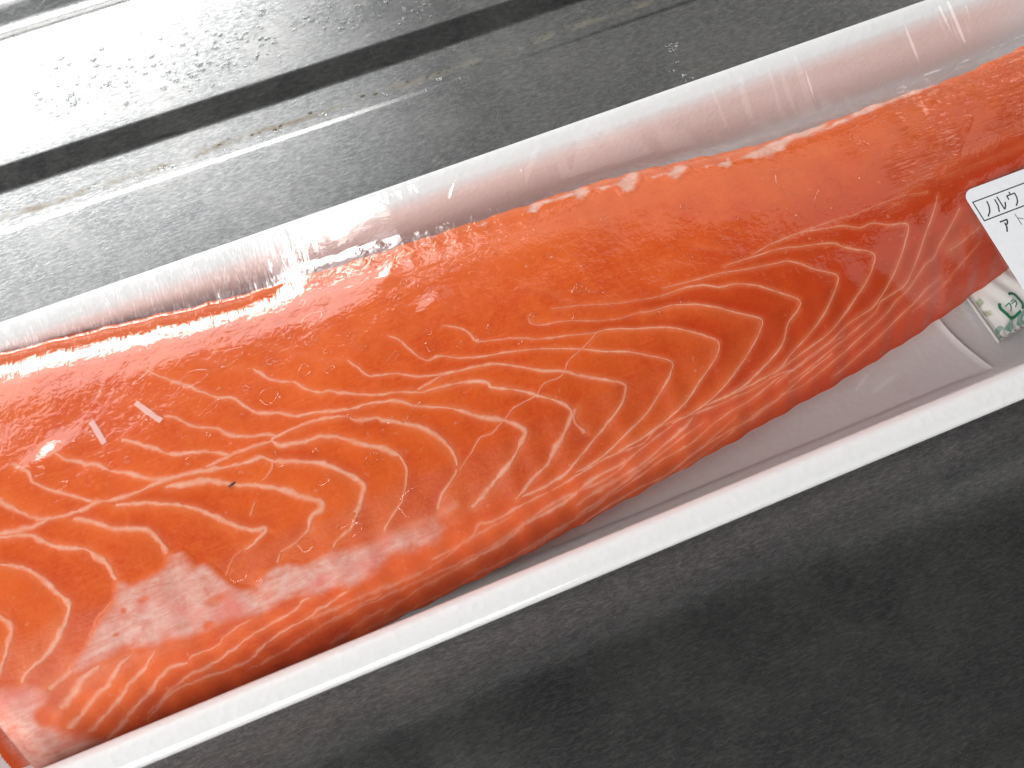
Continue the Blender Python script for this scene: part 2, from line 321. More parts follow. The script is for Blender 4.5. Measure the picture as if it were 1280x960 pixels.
FAT_LINES = [
 (0.74,0.90,[(-61.3,25.5),(-57.5,21.6),(-54.5,18.9),(-50.8,15.4),(-48.4,14.4),(-45.6,10.5),(-43.3,9.1),(-41.6,8.7),(-38.8,6.9),(-34.6,5.8),(-29.1,4.2),(-26.9,4.1),(-24.1,3.5),(-20.7,2.4),(-18.7,0.7),(-15.5,-0.8),(-12.3,-2.3)]),
 (1.03,1.00,[(-12.3,-2.3),(-8.4,-5.5),(-4.6,-7.6),(-2.2,-9.9),(-1.9,-11.0),(-3.6,-12.6),(-5.9,-14.4),(-9.8,-16.4),(-13.7,-18.4),(-15.6,-19.1)]),
 (0.75,0.85,[(-43.2,18.2),(-41.6,15.8),(-39.2,13.9),(-37.2,13.0),(-35.8,11.2),(-33.5,9.1),(-31.8,8.9),(-29.5,7.6),(-25.0,5.3),(-20.5,4.1),(-17.2,2.8),(-15.8,2.4)]),
 (0.60,0.70,[(-17.1,3.1),(-13.8,3.7),(-10.6,3.9),(-4.2,3.1)]),
 (0.89,1.00,[(-15.8,2.4),(-10.6,1.8),(-7.1,0.9),(-4.8,-0.3),(-4.5,-1.4),(-1.2,-3.0),(2.7,-5.6),(5.1,-7.4),(6.8,-9.0),(7.4,-10.3),(6.7,-11.5),(4.7,-13.4),(1.7,-15.6),(0.1,-17.0),(-3.7,-18.5),(-6.3,-19.9),(-7.6,-20.5)]),
 (1.18,0.70,[(8.4,-10.1),(7.5,-11.1),(7.4,-12.5),(8.5,-14.5)]),
 (0.76,0.35,[(-41.1,22.6),(-38.2,20.6),(-36.1,18.8),(-33.8,17.5),(-31.4,15.3),(-26.8,13.2)]),
 (0.60,0.85,[(-26.8,13.2),(-25.6,11.2),(-24.4,9.1),(-22.1,8.2),(-19.6,7.5),(-15.8,5.3),(-10.8,4.1),(-6.9,3.4),(-2.8,2.7),(0.4,1.1)]),
 (0.75,1.00,[(0.4,1.1),(3.6,-0.8),(5.4,-2.0),(8.8,-3.3),(11.3,-5.1),(15.2,-7.2),(18.4,-9.1),(18.3,-10.3),(16.7,-12.2),(12.5,-14.6),(9.5,-16.1),(3.5,-19.1),(0.6,-19.8),(-2.8,-20.3),(-6.4,-20.3)]),
 (0.61,0.80,[(-18.4,14.9),(-17.0,13.6),(-15.7,10.9),(-13.7,7.9),(-11.0,7.7),(-7.1,5.7),(-3.6,4.6),(0.7,3.7),(6.4,2.1)]),
 (0.60,1.00,[(6.4,2.1),(13.5,-0.7),(16.7,-2.4),(21.6,-4.3),(24.8,-6.2),(28.4,-8.6),(27.5,-10.2),(26.5,-11.2),(21.0,-14.9),(15.2,-17.2),(11.5,-18.6),(7.9,-19.5),(4.5,-19.8)]),
 (0.61,0.70,[(-8.6,13.1),(-5.7,11.4),(-4.4,9.7),(-3.7,7.7),(-0.4,6.7),(3.8,5.4),(7.1,3.8),(11.4,2.7),(17.2,1.2)]),
 (0.61,1.00,[(17.2,1.2),(19.5,1.0),(23.7,-0.5),(29.4,-2.4),(32.7,-4.1),(35.9,-6.3),(38.0,-8.3),(36.9,-10.4),(32.7,-13.1),(28.1,-15.8),(22.9,-17.5),(18.0,-18.6),(13.3,-19.1)]),
 (0.46,0.60,[(6.7,8.5),(6.9,7.2),(8.9,6.1),(12.6,5.4),(18.1,3.3),(22.4,2.1),(26.4,1.9)]),
 (0.62,1.00,[(26.4,1.9),(28.2,1.4),(32.5,0.9),(36.8,-0.5),(40.8,-2.8),(44.0,-5.0),(47.5,-7.3),(46.4,-9.2),(42.3,-12.3),(37.2,-15.2),(32.9,-16.8),(29.6,-17.5),(24.9,-18.0)]),
 (0.46,0.60,[(11.5,8.5),(15.9,7.4),(23.0,5.1),(27.7,4.0),(31.5,3.3)]),
 (0.62,1.00,[(31.5,3.3),(36.1,3.2),(39.8,2.4),(42.5,0.9),(45.6,0.4),(49.0,-1.2),(51.6,-3.0),(55.8,-6.3),(55.1,-7.9),(52.3,-9.6),(49.9,-12.6),(45.9,-14.5),(41.7,-16.1),(37.9,-16.9),(32.2,-17.2)]),
 (0.63,0.90,[(32.6,4.6),(40.5,3.7),(43.6,3.4),(49.0,2.3),(54.6,1.4),(56.9,1.0),(59.1,-0.4),(60.9,-2.1),(64.9,-4.6),(64.1,-6.4),(60.2,-10.0),(56.0,-12.4),(51.7,-14.2),(48.7,-15.8),(43.4,-16.5),(36.2,-17.2)]),
 (0.63,0.90,[(44.9,4.4),(50.7,4.1),(54.1,4.0),(57.3,3.6),(61.4,2.5),(66.6,1.3),(69.1,-0.7),(73.6,-3.3),(71.8,-6.2),(68.8,-8.5),(65.0,-10.8),(61.2,-12.9),(58.0,-13.9),(51.9,-15.2),(46.3,-16.6)]),
 (0.63,0.85,[(51.0,4.6),(56.4,5.2),(62.4,5.2),(67.5,4.2),(70.4,3.6),(73.2,2.1),(75.9,2.2),(78.7,0.8),(82.6,-0.4),(80.9,-3.2),(77.6,-6.7),(74.6,-9.3),(72.3,-10.8),(70.2,-11.9),(64.5,-13.0),(60.5,-14.5),(55.1,-15.7),(47.6,-17.7)]),
 (0.48,0.60,[(51.8,4.5),(56.4,5.3),(60.8,5.4),(69.4,5.2),(73.7,4.9),(79.2,5.2),(84.6,5.1),(89.7,4.3)]),
 (0.62,0.80,[(91.2,2.9),(88.8,-0.0),(85.3,-3.4),(82.4,-6.5),(80.4,-8.5),(78.1,-10.2),(72.6,-11.3),(71.0,-12.7),(66.1,-14.2),(60.8,-15.7),(55.8,-17.0),(50.6,-18.2)]),
 (0.62,0.75,[(94.7,-0.7),(92.3,-2.6),(88.6,-5.2),(86.0,-7.4),(83.8,-8.0),(81.6,-9.4),(78.9,-11.0),(75.9,-12.1),(72.8,-13.7),(66.5,-15.7),(60.8,-17.5),(55.1,-18.9)]),
 (1.27,0.60,[(98.2,-4.8),(93.7,-6.2),(90.0,-7.1)]),
 (0.62,0.70,[(87.2,-10.6),(83.3,-11.8),(80.3,-13.2),(76.1,-14.6),(72.0,-16.2),(66.9,-17.8),(61.2,-19.4)]),
 (0.47,0.50,[(98.3,-6.9),(94.4,-8.8),(91.7,-10.0),(89.3,-11.3),(85.2,-12.8),(80.0,-14.3)]),
 (0.60,0.70,[(63.4,-14.5),(60.4,-14.8),(56.8,-15.6),(52.3,-16.5),(47.8,-16.6),(42.4,-17.3),(36.4,-17.7),(30.1,-17.8),(22.8,-17.7),(18.2,-19.3),(11.6,-19.3),(4.3,-20.4),(-0.7,-21.0)]),
 (1.31,0.75,[(29.4,-18.1),(27.0,-19.3),(22.9,-20.5),(17.4,-22.1),(11.8,-22.9),(7.4,-23.5),(3.0,-24.4)]),
 (0.73,0.70,[(52.3,-16.7),(47.7,-17.1),(43.1,-18.4),(35.7,-19.6),(31.1,-20.8),(27.3,-21.9),(22.1,-22.4),(17.0,-23.5),(11.7,-24.4),(2.5,-25.7)]),
 (0.73,0.80,[(60.4,-16.4),(54.9,-17.7),(49.7,-19.3),(43.0,-21.0),(36.4,-21.9),(31.3,-22.6),(27.1,-23.5),(22.1,-24.7),(17.2,-25.0),(8.7,-26.1),(2.8,-27.4)]),
 (1.14,0.75,[(17.6,-20.0),(13.5,-21.0),(8.0,-21.6),(1.7,-23.2),(-2.6,-23.8),(-7.6,-24.3),(-12.1,-25.6),(-17.6,-26.2),(-23.0,-27.0)]),
 (0.71,0.70,[(16.8,-22.9),(11.4,-24.2),(5.9,-25.7),(-0.2,-26.4),(-8.9,-27.7),(-14.9,-28.4),(-19.4,-28.5)]),
 (0.85,0.60,[(-1.5,-21.1),(-6.5,-21.5),(-13.0,-22.2),(-15.2,-21.9),(-17.3,-23.2),(-21.5,-23.9),(-25.5,-24.3)]),
 (0.55,0.70,[(-55.6,-22.6),(-59.1,-22.6),(-63.6,-23.6),(-64.7,-24.4),(-69.4,-24.4),(-70.4,-24.8)]),
 (0.54,0.80,[(-45.6,-23.2),(-48.4,-23.0),(-50.6,-23.8),(-56.1,-24.4),(-60.0,-25.0),(-62.6,-25.7),(-68.0,-26.6),(-72.4,-27.0),(-77.0,-28.3),(-81.1,-29.8)]),
 (0.54,0.85,[(-39.0,-23.3),(-42.0,-24.2),(-46.9,-25.1),(-50.1,-25.7),(-55.7,-26.3),(-59.2,-27.3),(-62.0,-28.2),(-66.5,-28.2),(-73.2,-28.0),(-77.6,-28.7),(-81.7,-30.6)]),
 (0.68,0.50,[(-36.0,-26.3),(-44.3,-27.0),(-51.5,-28.1),(-57.9,-29.0),(-62.7,-29.3)]),
 (0.82,0.45,[(-36.7,-28.3),(-42.5,-29.2),(-48.2,-30.4)]),
 (0.94,0.80,[(-78.4,-20.8),(-79.2,-21.0),(-80.8,-21.6),(-82.5,-22.8),(-84.2,-23.9),(-86.1,-24.5),(-88.9,-25.7),(-91.6,-27.0),(-94.1,-27.9),(-97.9,-29.5)]),
 (0.67,0.85,[(-74.7,-21.7),(-76.7,-22.9),(-79.1,-24.1),(-81.7,-25.2),(-85.0,-27.0),(-88.6,-28.4),(-91.8,-29.3),(-95.5,-30.5)]),
 (0.67,0.85,[(-70.9,-25.1),(-73.5,-24.7),(-76.1,-25.6),(-79.6,-27.3),(-83.6,-28.9),(-86.8,-30.2),(-89.9,-31.1)]),
 (0.54,0.70,[(-67.6,-26.9),(-71.6,-26.8),(-73.7,-27.4),(-77.3,-28.5),(-80.6,-30.1)]),
 (1.34,0.75,[(-83.7,-20.4),(-87.0,-21.3),(-89.6,-23.1),(-91.9,-24.2),(-93.6,-24.9)]),
 (1.21,0.70,[(-87.4,-19.3),(-90.9,-20.5),(-93.4,-21.1)]),
 (0.96,0.95,[(-93.5,0.8),(-90.0,-1.2),(-87.9,-3.8),(-86.1,-7.0),(-84.7,-9.7),(-86.0,-11.9),(-88.2,-14.1),(-91.1,-16.1),(-95.2,-17.6),(-96.3,-19.1)]),
 (1.09,0.80,[(-97.8,-5.5),(-95.7,-7.4),(-94.5,-10.0),(-95.9,-12.1),(-97.3,-14.3),(-99.4,-16.1)]),
 (0.99,1.00,[(-92.4,5.2),(-89.6,4.4),(-87.1,3.5),(-86.3,2.4),(-83.5,-0.2),(-79.5,-2.0),(-78.2,-3.8),(-76.7,-5.8),(-76.6,-7.6),(-75.9,-9.7)]),
 (0.55,0.60,[(-77.7,-11.8),(-81.1,-13.5),(-83.6,-16.3),(-86.1,-18.7),(-87.9,-19.6)]),
 (0.86,0.90,[(-93.5,6.3),(-92.2,5.9),(-88.7,5.2),(-86.0,5.0),(-83.8,5.2),(-81.2,4.7),(-77.6,4.7),(-75.4,5.0),(-73.0,4.3),(-70.3,4.0),(-65.9,4.1),(-63.4,4.2),(-61.3,4.1)]),
 (0.99,0.90,[(-80.1,3.7),(-77.0,2.0),(-74.4,-0.3),(-71.6,-1.5),(-69.4,-2.5),(-67.8,-4.4),(-67.2,-6.8),(-66.9,-8.6)]),
 (0.85,1.00,[(-72.6,3.3),(-68.1,1.8),(-64.0,-0.0),(-60.1,-2.5),(-57.7,-4.8),(-55.2,-7.2),(-52.4,-9.3),(-50.3,-10.1),(-53.0,-11.7),(-54.6,-12.0)]),
 (1.01,1.00,[(-63.8,3.0),(-59.4,2.0),(-56.4,1.3),(-53.1,-0.8),(-50.5,-1.9),(-48.4,-2.9),(-45.0,-5.0),(-42.8,-7.0),(-39.9,-9.0),(-40.1,-10.4),(-42.1,-11.0),(-43.2,-12.6)]),
 (0.56,0.60,[(-43.2,-12.6),(-45.8,-13.7),(-49.1,-14.6),(-50.4,-16.1)]),
 (0.86,0.80,[(-91.5,12.0),(-91.0,11.4),(-88.2,8.3),(-86.3,6.5),(-84.1,5.3)]),
 (0.72,0.90,[(-87.6,17.2),(-85.3,14.7),(-84.8,12.6),(-82.8,10.3),(-79.6,8.0),(-77.3,6.1),(-75.7,5.1)]),
 (0.87,0.90,[(-80.3,16.6),(-79.3,15.1),(-77.1,13.5),(-75.7,12.3),(-73.4,11.1),(-71.7,9.2),(-69.0,7.7),(-65.4,5.0),(-62.3,4.2),(-58.8,3.7),(-55.5,3.0),(-52.8,2.4),(-49.0,1.9),(-46.8,1.8),(-45.1,0.4)]),
 (1.01,1.00,[(-45.1,0.4),(-41.4,-1.1),(-37.6,-3.0),(-35.3,-4.8),(-33.3,-7.2),(-32.0,-9.2),(-33.2,-11.5),(-35.0,-13.6)]),
 (0.57,0.80,[(-35.0,-13.6),(-36.9,-15.3),(-39.5,-16.1),(-41.1,-17.6)]),
 (0.73,0.90,[(-68.7,14.2),(-65.9,12.2),(-63.5,10.2),(-61.5,8.5),(-58.2,7.4),(-55.6,6.6),(-53.1,5.1),(-51.2,4.0)]),
 (0.74,0.80,[(-56.3,3.9),(-51.9,4.2),(-48.2,4.2),(-44.6,4.0),(-43.3,4.5),(-39.5,4.6),(-36.5,4.7),(-33.0,4.0),(-30.2,3.2)]),
 (0.74,0.85,[(-60.6,15.6),(-58.7,14.5),(-57.0,12.6),(-55.0,11.0),(-52.7,9.9),(-51.0,8.1),(-47.9,6.3),(-44.5,5.3),(-42.9,4.4)]),
 (1.03,1.00,[(-44.2,4.0),(-42.9,2.6),(-39.0,1.7),(-36.1,1.5),(-32.9,0.1),(-29.7,-2.5),(-26.4,-4.7),(-24.2,-6.9)]),
 (0.57,0.80,[(-24.2,-6.9),(-23.9,-9.5),(-25.3,-12.3),(-26.8,-14.1),(-28.8,-15.4),(-31.0,-17.1),(-31.7,-18.3)]),
 (0.74,0.80,[(-30.0,3.1),(-29.0,1.8),(-25.7,1.1),(-24.6,0.1),(-21.5,-1.7)]),
 (1.17,0.90,[(-21.5,-1.7),(-18.8,-3.5),(-17.3,-5.3),(-15.9,-7.6),(-15.2,-9.8),(-15.3,-11.9)]),
 (0.58,0.85,[(-15.6,-12.6),(-17.2,-13.8),(-19.9,-15.6),(-21.6,-17.7)]),
 (0.30,0.70,[(17.5,1.2),(14.4,-0.4),(10.6,-1.8),(8.1,-4.0),(4.5,-4.2),(2.4,-5.6),(-2.2,-6.2),(-4.6,-7.6),(-7.6,-9.0),(-9.8,-8.9),(-12.1,-10.7),(-15.2,-12.7)]),  # edge of the wet film contact, built as a thin fat line
 (0.93,0.35,[(8.5,14.8),(10.2,13.2),(12.4,11.8),(13.9,9.6),(16.6,7.3),(19.0,6.4),(23.7,4.9)]),
 (1.58,0.28,[(0.9,19.3),(3.2,21.7),(5.2,23.9),(6.9,26.1)]),
 (0.63,0.40,[(41.9,10.2),(43.7,8.8),(46.0,7.6)]),
 (0.64,0.40,[(50.5,10.5),(54.0,8.3)]),
 (0.63,0.40,[(34.3,10.1),(36.9,7.8)]),
 (0.91,0.35,[(-52.9,24.6),(-48.8,22.0),(-46.1,19.6),(-43.2,18.2)]),
 (0.90,0.35,[(-72.0,25.8),(-68.2,23.4),(-65.4,21.4)]),
 (0.44,0.50,[(-45.1,0.4),(-46.2,-1.2),(-48.0,-2.3)]),
 (0.43,0.50,[(-50.2,-5.1),(-51.9,-7.1)]),
 (0.42,0.45,[(-55.2,-11.8),(-57.3,-12.8),(-59.2,-14.8)]),
 (0.64,0.40,[(-13.8,37.3),(-6.1,35.1),(1.7,37.8)]),
 (0.82,0.40,[(86.4,8.2),(94.4,6.0),(105.9,6.1),(114.8,6.7)]),
 (0.85,1.00,[(-47.8,-18.6),(-43.7,-18.5),(-41.5,-18.4),(-38.0,-18.7),(-33.6,-18.9),(-30.4,-18.5),(-25.9,-18.3),(-22.1,-18.2),(-17.8,-17.9)]),
 (0.82,0.75,[(15.4,31.3),(21.5,31.7),(26.4,31.1),(31.5,30.9),(38.4,30.6),(46.3,29.0),(52.6,27.7),(59.2,26.6),(66.5,26.5),(73.4,26.0),(79.0,26.0),(86.5,26.1),(92.1,26.2),(99.0,27.2),(108.4,29.0)]),
 (0.69,0.80,[(-66.4,-8.9),(-65.9,-11.6),(-65.4,-14.5),(-63.2,-17.7),(-58.9,-20.0),(-53.5,-20.8)]),
 (0.69,0.70,[(-75.9,-10.4),(-73.6,-13.1),(-70.2,-15.0),(-66.8,-18.5)]),
 (0.55,0.70,[(-77.5,-17.4),(-71.9,-17.5),(-65.4,-18.6),(-58.5,-19.2)]),
 (0.98,0.50,[(-9.2,-22.5),(-17.4,-23.4),(-28.4,-25.5),(-39.8,-25.7),(-50.2,-25.8)]),
 (0.83,0.50,[(-10.2,-24.9),(-21.8,-26.2),(-34.3,-26.7),(-46.0,-27.4)]),
 (0.83,0.45,[(-11.5,-28.0),(-22.4,-29.1),(-33.8,-30.0),(-42.5,-30.4)]),
 (0.99,0.55,[(24.8,-18.3),(17.6,-20.0),(10.3,-22.2),(-0.6,-22.9),(-9.3,-24.6),(-17.9,-26.3),(-28.6,-27.5),(-37.1,-29.0)]),
 (1.12,0.60,[(31.4,-19.4),(16.8,-22.7),(2.5,-26.0),(-11.8,-28.7),(-26.3,-30.8),(-35.3,-31.7)]),
 (0.86,0.55,[(38.2,-20.4),(25.3,-24.1),(12.3,-26.9),(-1.5,-29.6),(-11.9,-31.1)]),
 (0.88,0.55,[(55.1,-19.0),(45.7,-20.1),(34.5,-22.8),(21.4,-25.6),(8.5,-27.7)]),
 (2.31,0.40,[(81.9,5.1),(91.9,8.1),(103.3,9.8),(117.5,11.4)]),
]
MEMBRANE = [(-75.9,-9.7),(-74.3,-11.1),(-69.3,-10.9),(-67.2,-9.6),(-66.4,-8.5),(-65.0,-8.6),(-64.1,-10.1),(-63.7,-12.0),(-62.0,-12.1),(-60.9,-13.9),(-59.5,-16.5),(-58.0,-18.1),(-55.6,-19.0),(-53.5,-17.7),(-51.0,-16.9),(-48.9,-17.1),(-46.9,-18.4),(-43.7,-18.4),(-41.2,-17.8),(-37.8,-18.5),(-34.3,-18.7),(-31.4,-18.1),(-28.8,-18.2),(-25.1,-18.2),(-22.0,-18.0),(-19.5,-17.6),(-17.6,-17.7),(-18.8,-18.7),(-21.5,-19.4),(-20.9,-20.9),(-22.9,-22.6),(-25.5,-22.6),(-31.8,-21.6),(-35.0,-22.7),(-37.1,-23.3),(-40.8,-23.4),(-42.3,-22.5),(-45.6,-22.7),(-49.4,-21.3),(-52.4,-21.6),(-54.8,-22.0),(-57.6,-21.9),(-61.5,-21.0),(-63.4,-21.0),(-66.6,-21.1),(-69.2,-21.2),(-72.5,-20.2),(-73.9,-20.8),(-77.0,-19.8),(-78.9,-18.8),(-81.1,-19.3),(-84.0,-19.5),(-86.1,-19.7),(-87.5,-19.8),(-85.8,-18.4),(-83.0,-16.5),(-80.3,-14.2),(-77.5,-12.6)]
HAZE_PATCH = [(-101.2,-18.0),(-99.7,-18.6),(-96.9,-19.7),(-94.9,-20.3),(-93.8,-21.5),(-94.8,-22.3),(-94.8,-24.4),(-93.6,-24.9),(-95.1,-26.1),(-94.4,-28.3),(-92.0,-29.6),(-90.1,-31.3),(-93.7,-35.4),(-105.2,-30.8),(-108.3,-23.7),(-109.7,-19.3)]
MEMBRANE_HOLES = [(-73.1,-13.5,1.35,0.6),(-62.2,-17.8,2.55,1.05),(-76.8,-14.0,0.75,0.6),(-64.8,-21.0,1.05,0.6),(-79.3,-17.1,0.75,0.45)]
FAT_SPOTS = [
 [(-4.0,34.6),(-2.8,35.5),(-1.7,34.9),(-3.5,32.0)],
 [(6.0,30.9),(7.3,32.8),(8.1,31.7),(6.6,29.9)],
 [(17.7,33.9),(15.6,30.0),(16.6,29.1),(19.4,30.8),(22.5,30.3),(25.3,29.7),(25.4,28.4),(28.6,29.6),(29.0,32.7),(26.4,31.9),(22.2,31.4)],
 [(26.9,33.8),(28.4,34.2),(29.3,31.0),(27.7,28.9),(26.1,28.0),(25.3,29.7)],
 [(30.5,29.9),(34.0,29.2),(36.6,31.2),(39.0,33.0),(39.8,30.9),(38.7,28.0),(36.3,26.1),(33.7,26.1),(33.7,28.4),(30.6,28.5)],
 [(40.3,27.9),(44.5,27.6),(47.3,29.1),(48.7,28.6),(48.6,26.5),(44.7,24.7),(43.6,26.9),(40.8,27.1)],
 [(50.1,26.0),(52.3,25.9),(54.5,25.0),(57.1,26.2),(56.8,24.0),(55.3,23.2),(53.2,25.1),(50.6,25.2)],
 [(57.4,24.7),(61.3,25.2),(66.8,26.8),(71.2,27.2),(76.9,29.2),(81.8,27.0),(77.0,24.1),(72.0,24.9),(67.5,23.5),(63.9,22.7),(59.5,23.9)],
 [(72.7,25.1),(78.7,25.6),(85.4,26.8),(91.9,29.3),(94.0,27.0),(101.9,29.7),(106.0,29.9),(106.7,26.7),(102.3,25.9),(98.3,25.7),(91.4,25.4),(85.8,25.2),(78.8,24.6)],
]
BUBBLES = [(-46.4,21.9,2.4,1.35),(-53.7,20.5,2.55,1.35),(-52.6,13.8,1.95,0.6),(-30.3,23.4,2.25,1.05),(-35.4,22.1,0.9,0.6),(-30.9,19.7,0.75,0.6),(-24.8,17.2,0.6,0.6),(-34.7,14.2,1.05,1.2),(-30.4,12.7,1.05,0.45),(-18.9,10.5,1.2,0.6),(-11.9,9.9,0.9,0.9),(-42.0,12.1,1.95,1.2),(-39.8,18.3,0.75,0.45),(-45.6,15.1,0.6,0.45),(-23.4,14.3,0.6,0.45),(-0.5,8.6,0.75,1.05),(-12.0,24.0,0.75,0.6),(-3.2,26.3,0.75,0.6),(17.4,10.3,1.35,0.75),(21.0,8.1,0.6,0.6),(14.9,18.5,0.75,0.6),(-6.8,8.1,0.9,0.45),(-29.0,-5.7,1.35,0.9),(-38.0,-6.1,1.05,0.75),(-25.1,-15.4,2.85,1.65),(-35.9,-16.3,1.5,0.9),(-44.4,-15.5,1.35,1.05),(-56.5,-16.1,1.65,0.9),(-36.4,-14.1,1.95,0.9),(70.5,10.2,3.6,2.7),(64.7,16.0,2.55,2.7),(-18.9,-0.8,2.1,0.9),(46.5,9.7,0.9,0.6),(48.0,5.1,0.9,0.6),(39.7,8.4,0.6,0.45),(17.9,10.3,0.9,0.6),(59.3,11.8,0.9,0.9),(-62.8,23.8,1.05,0.45),(-70.7,24.0,0.75,0.45),(-83.4,13.9,1.05,0.75),(-80.4,10.1,1.05,0.6),(-68.6,10.2,0.6,0.45),(-37.7,-1.0,0.6,0.6),(-54.1,-18.9,0.9,0.6),(29.2,0.8,0.6,0.6),(3.2,4.7,0.75,0.6)]
FLECKS = [(1.1,[(-64.6,20.0),(-62.9,17.3),(-61.2,14.8)]),(1.1,[(-72.8,19.6),(-72.2,17.1),(-71.6,14.6)])]

# ---------------------------------------------------------------- steel worktop: one pressed sheet, folded along the tray's direction
def fillet(pts, r, n=6):
    out = [pts[0]]
    for i in range(1, len(pts)-1):
        a, b, c = (np.array(q, float) for q in (pts[i-1], pts[i], pts[i+1]))
        u = a-b; v = c-b; lu = np.linalg.norm(u); lv = np.linalg.norm(v)
        k = min(r[i] if isinstance(r, (list, tuple)) else r, lu*.45, lv*.45)
        p0 = b+u/lu*k; p1 = b+v/lv*k
        for q in np.linspace(0, 1, n): out.append(tuple((1-q)**2*p0 + 2*q*(1-q)*b + q*q*p1))
    out.append(pts[-1]); return out
prof_pts = [(-400, -3.5), (-97, -3.6), (-90.4, -3.2), (-89.4, 0), (79, 0), (82.8, 0.0), (83.9, -.18), (86.0, -.2), (93.1, -.15), (93.8, -.02), (97.9, 1.5), (98.9, 1.86), (133.0, 2.0), (134.6, 1.6), (137.4, .25), (139.5, .1), (145, 1.4), (400, 1.8)]
pp = fillet(prof_pts, [0, .8, .5, .3, .4, .25, .3, .3, .5, .5, .5, .6, 1.3, 1.3, 1.3, 1.3, 1.3, 0])
# the flat parts are subdivided so the sheet can be very slightly wavy
pp2 = []
for a, b in zip(pp[:-1], pp[1:]):
    n = max(1, int(abs(b[0]-a[0])/1.5)) if -150 < a[0] < 200 else 1
    for k in range(n): pp2.append((a[0]+(b[0]-a[0])*k/n, a[1]+(b[1]-a[1])*k/n))
pp2.append(pp[-1]); pp2 = np.array(pp2)
xs = np.concatenate([[-400], np.arange(-200, 261, 5.0), [460]])
XX, YY = np.meshgrid(xs, pp2[:, 0], indexing='ij'); ZZ = np.broadcast_to(pp2[:, 1], XX.shape)
# an added swell in front of the tray, tilting the steel to catch light
def sheen_swell(y): return np.interp(y, [-95, -62, -55, -51, -48, -44, -40, -37, -34, -29], [0, 0, -.02, -.1, -.26, -.55, -.85, -.95, -.7, 0])
ZZ = ZZ + 2.2*(sheen_swell(YY-1.5)+sheen_swell(YY)+sheen_swell(YY+1.5))/3
ZZ = ZZ + .10*np.sin(XX*.031+YY*.017)*np.sin(YY*.043+.7) - .08
wt = mesh_obj('worktop', np.stack([XX, YY, ZZ], -1).reshape(-1, 3), grid_faces(*XX.shape), M_STEEL)
tag(wt, 'scratched stainless steel sink worktop with a raised ledge under the tray', 'worktop', kind='structure')
# caked grime in the drip channel behind the tray
gv, gf = [], []
for k in range(70):
    x = rng.uniform(-95, 45)
    if rng.random() > .5 + .5*math.sin(x*.16): continue
    y = 87.0 + rng.normal(0, .45); r = rng.uniform(.1, .34); b0 = len(gv)
    e = rng.uniform(1, 2.6)
    for q in range(6): gv.append((x+r*e*math.cos(q*math.pi/3+k), y+r*.6*math.sin(q*math.pi/3+k), -.24))
    gv.append((x, y, -.22+r*.3))
    gf += [(b0+q, b0+(q+1) % 6, b0+6) for q in range(6)]
gr = mesh_obj('grime', gv, gf, M_GRIME, wt); gr['kind'] = 'stuff'

# ---------------------------------------------------------------- foam tray
YC, HW, XC, HL = 4.15, 43.35, 17.5, 152.5
def ring(inset, z, rad, n=10):
    a, b = HL-inset, HW-inset; r = max(rad-inset*.6, 3)
    pts = []
    for cx, cy, a0 in ((a-r, b-r, 0), (-a+r, b-r, 90), (-a+r, -b+r, 180), (a-r, -b+r, 270)):
        for q in range(n+1):
            t_ = math.radians(a0+90*q/n); pts.append((XC+cx+r*math.cos(t_), YC+cy+r*math.sin(t_), z))
    # even out the long sides
    out = []
    for p, q in zip(pts, pts[1:]+pts[:1]):
        m = max(1, int(math.dist(p, q)/4))
        for k in range(m): out.append(tuple(p[i]+(q[i]-p[i])*k/m for i in range(3)))
    return out
tray_prof = fillet([(60, .4), (13, .4), (11, .8), (9.8, 2), (4.6, 17.0), (3.4, 18.4), (1.4, 19.6), (.6, 20.2), (0, 22.3), (.5, 22.95), (2.2, 23.15), (4.9, 22.9), (6.0, 21.0), (8.6, 5.6), (10.2, 3.1), (13, 2.5), (60, 2.5)], [0, 1, 1, 1, 1, 1, .5, .5, .6, .8, 1, 1.5, 1.5, 3, 2, 1, 0], 6)
tray_prof = [q for q in tray_prof if q[0] < 40]
# all rings share the vertex count of the outermost one
def ring_n(inset, z):
    base = ring(0, 0, 26)
    out = []
    for (x, y, _) in base:
        dx, dy = x-XC, y-YC
        # move inwards along the direction to the inner core rectangle
        ix = max(-(HL-26), min(HL-26, dx)); iy = max(-(HW-26), min(HW-26, dy))
        vx, vy = dx-ix, dy-iy; l = math.hypot(vx, vy)
        k = (l-inset)/l
        out.append((XC+ix+vx*k, YC+iy+vy*k, z))
    return out
rings = [ring_n(i, z) for i, z in tray_prof]
n = len(rings[0]); tv = [p for r_ in rings for p in r_]; tf = []
for a in range(len(rings)-1):
    for b in range(n): tf.append((a*n+b, a*n+(b+1) % n, (a+1)*n+(b+1) % n, (a+1)*n+b))
tf.append(tuple(range(n-1, -1, -1)))
tf.append(tuple((len(rings)-1)*n+b for b in range(n)))
tray = mesh_obj('foam_tray', tv, tf, M_FOAM)
tag(tray, 'long white foam tray with a rolled rim on the steel worktop', 'tray')

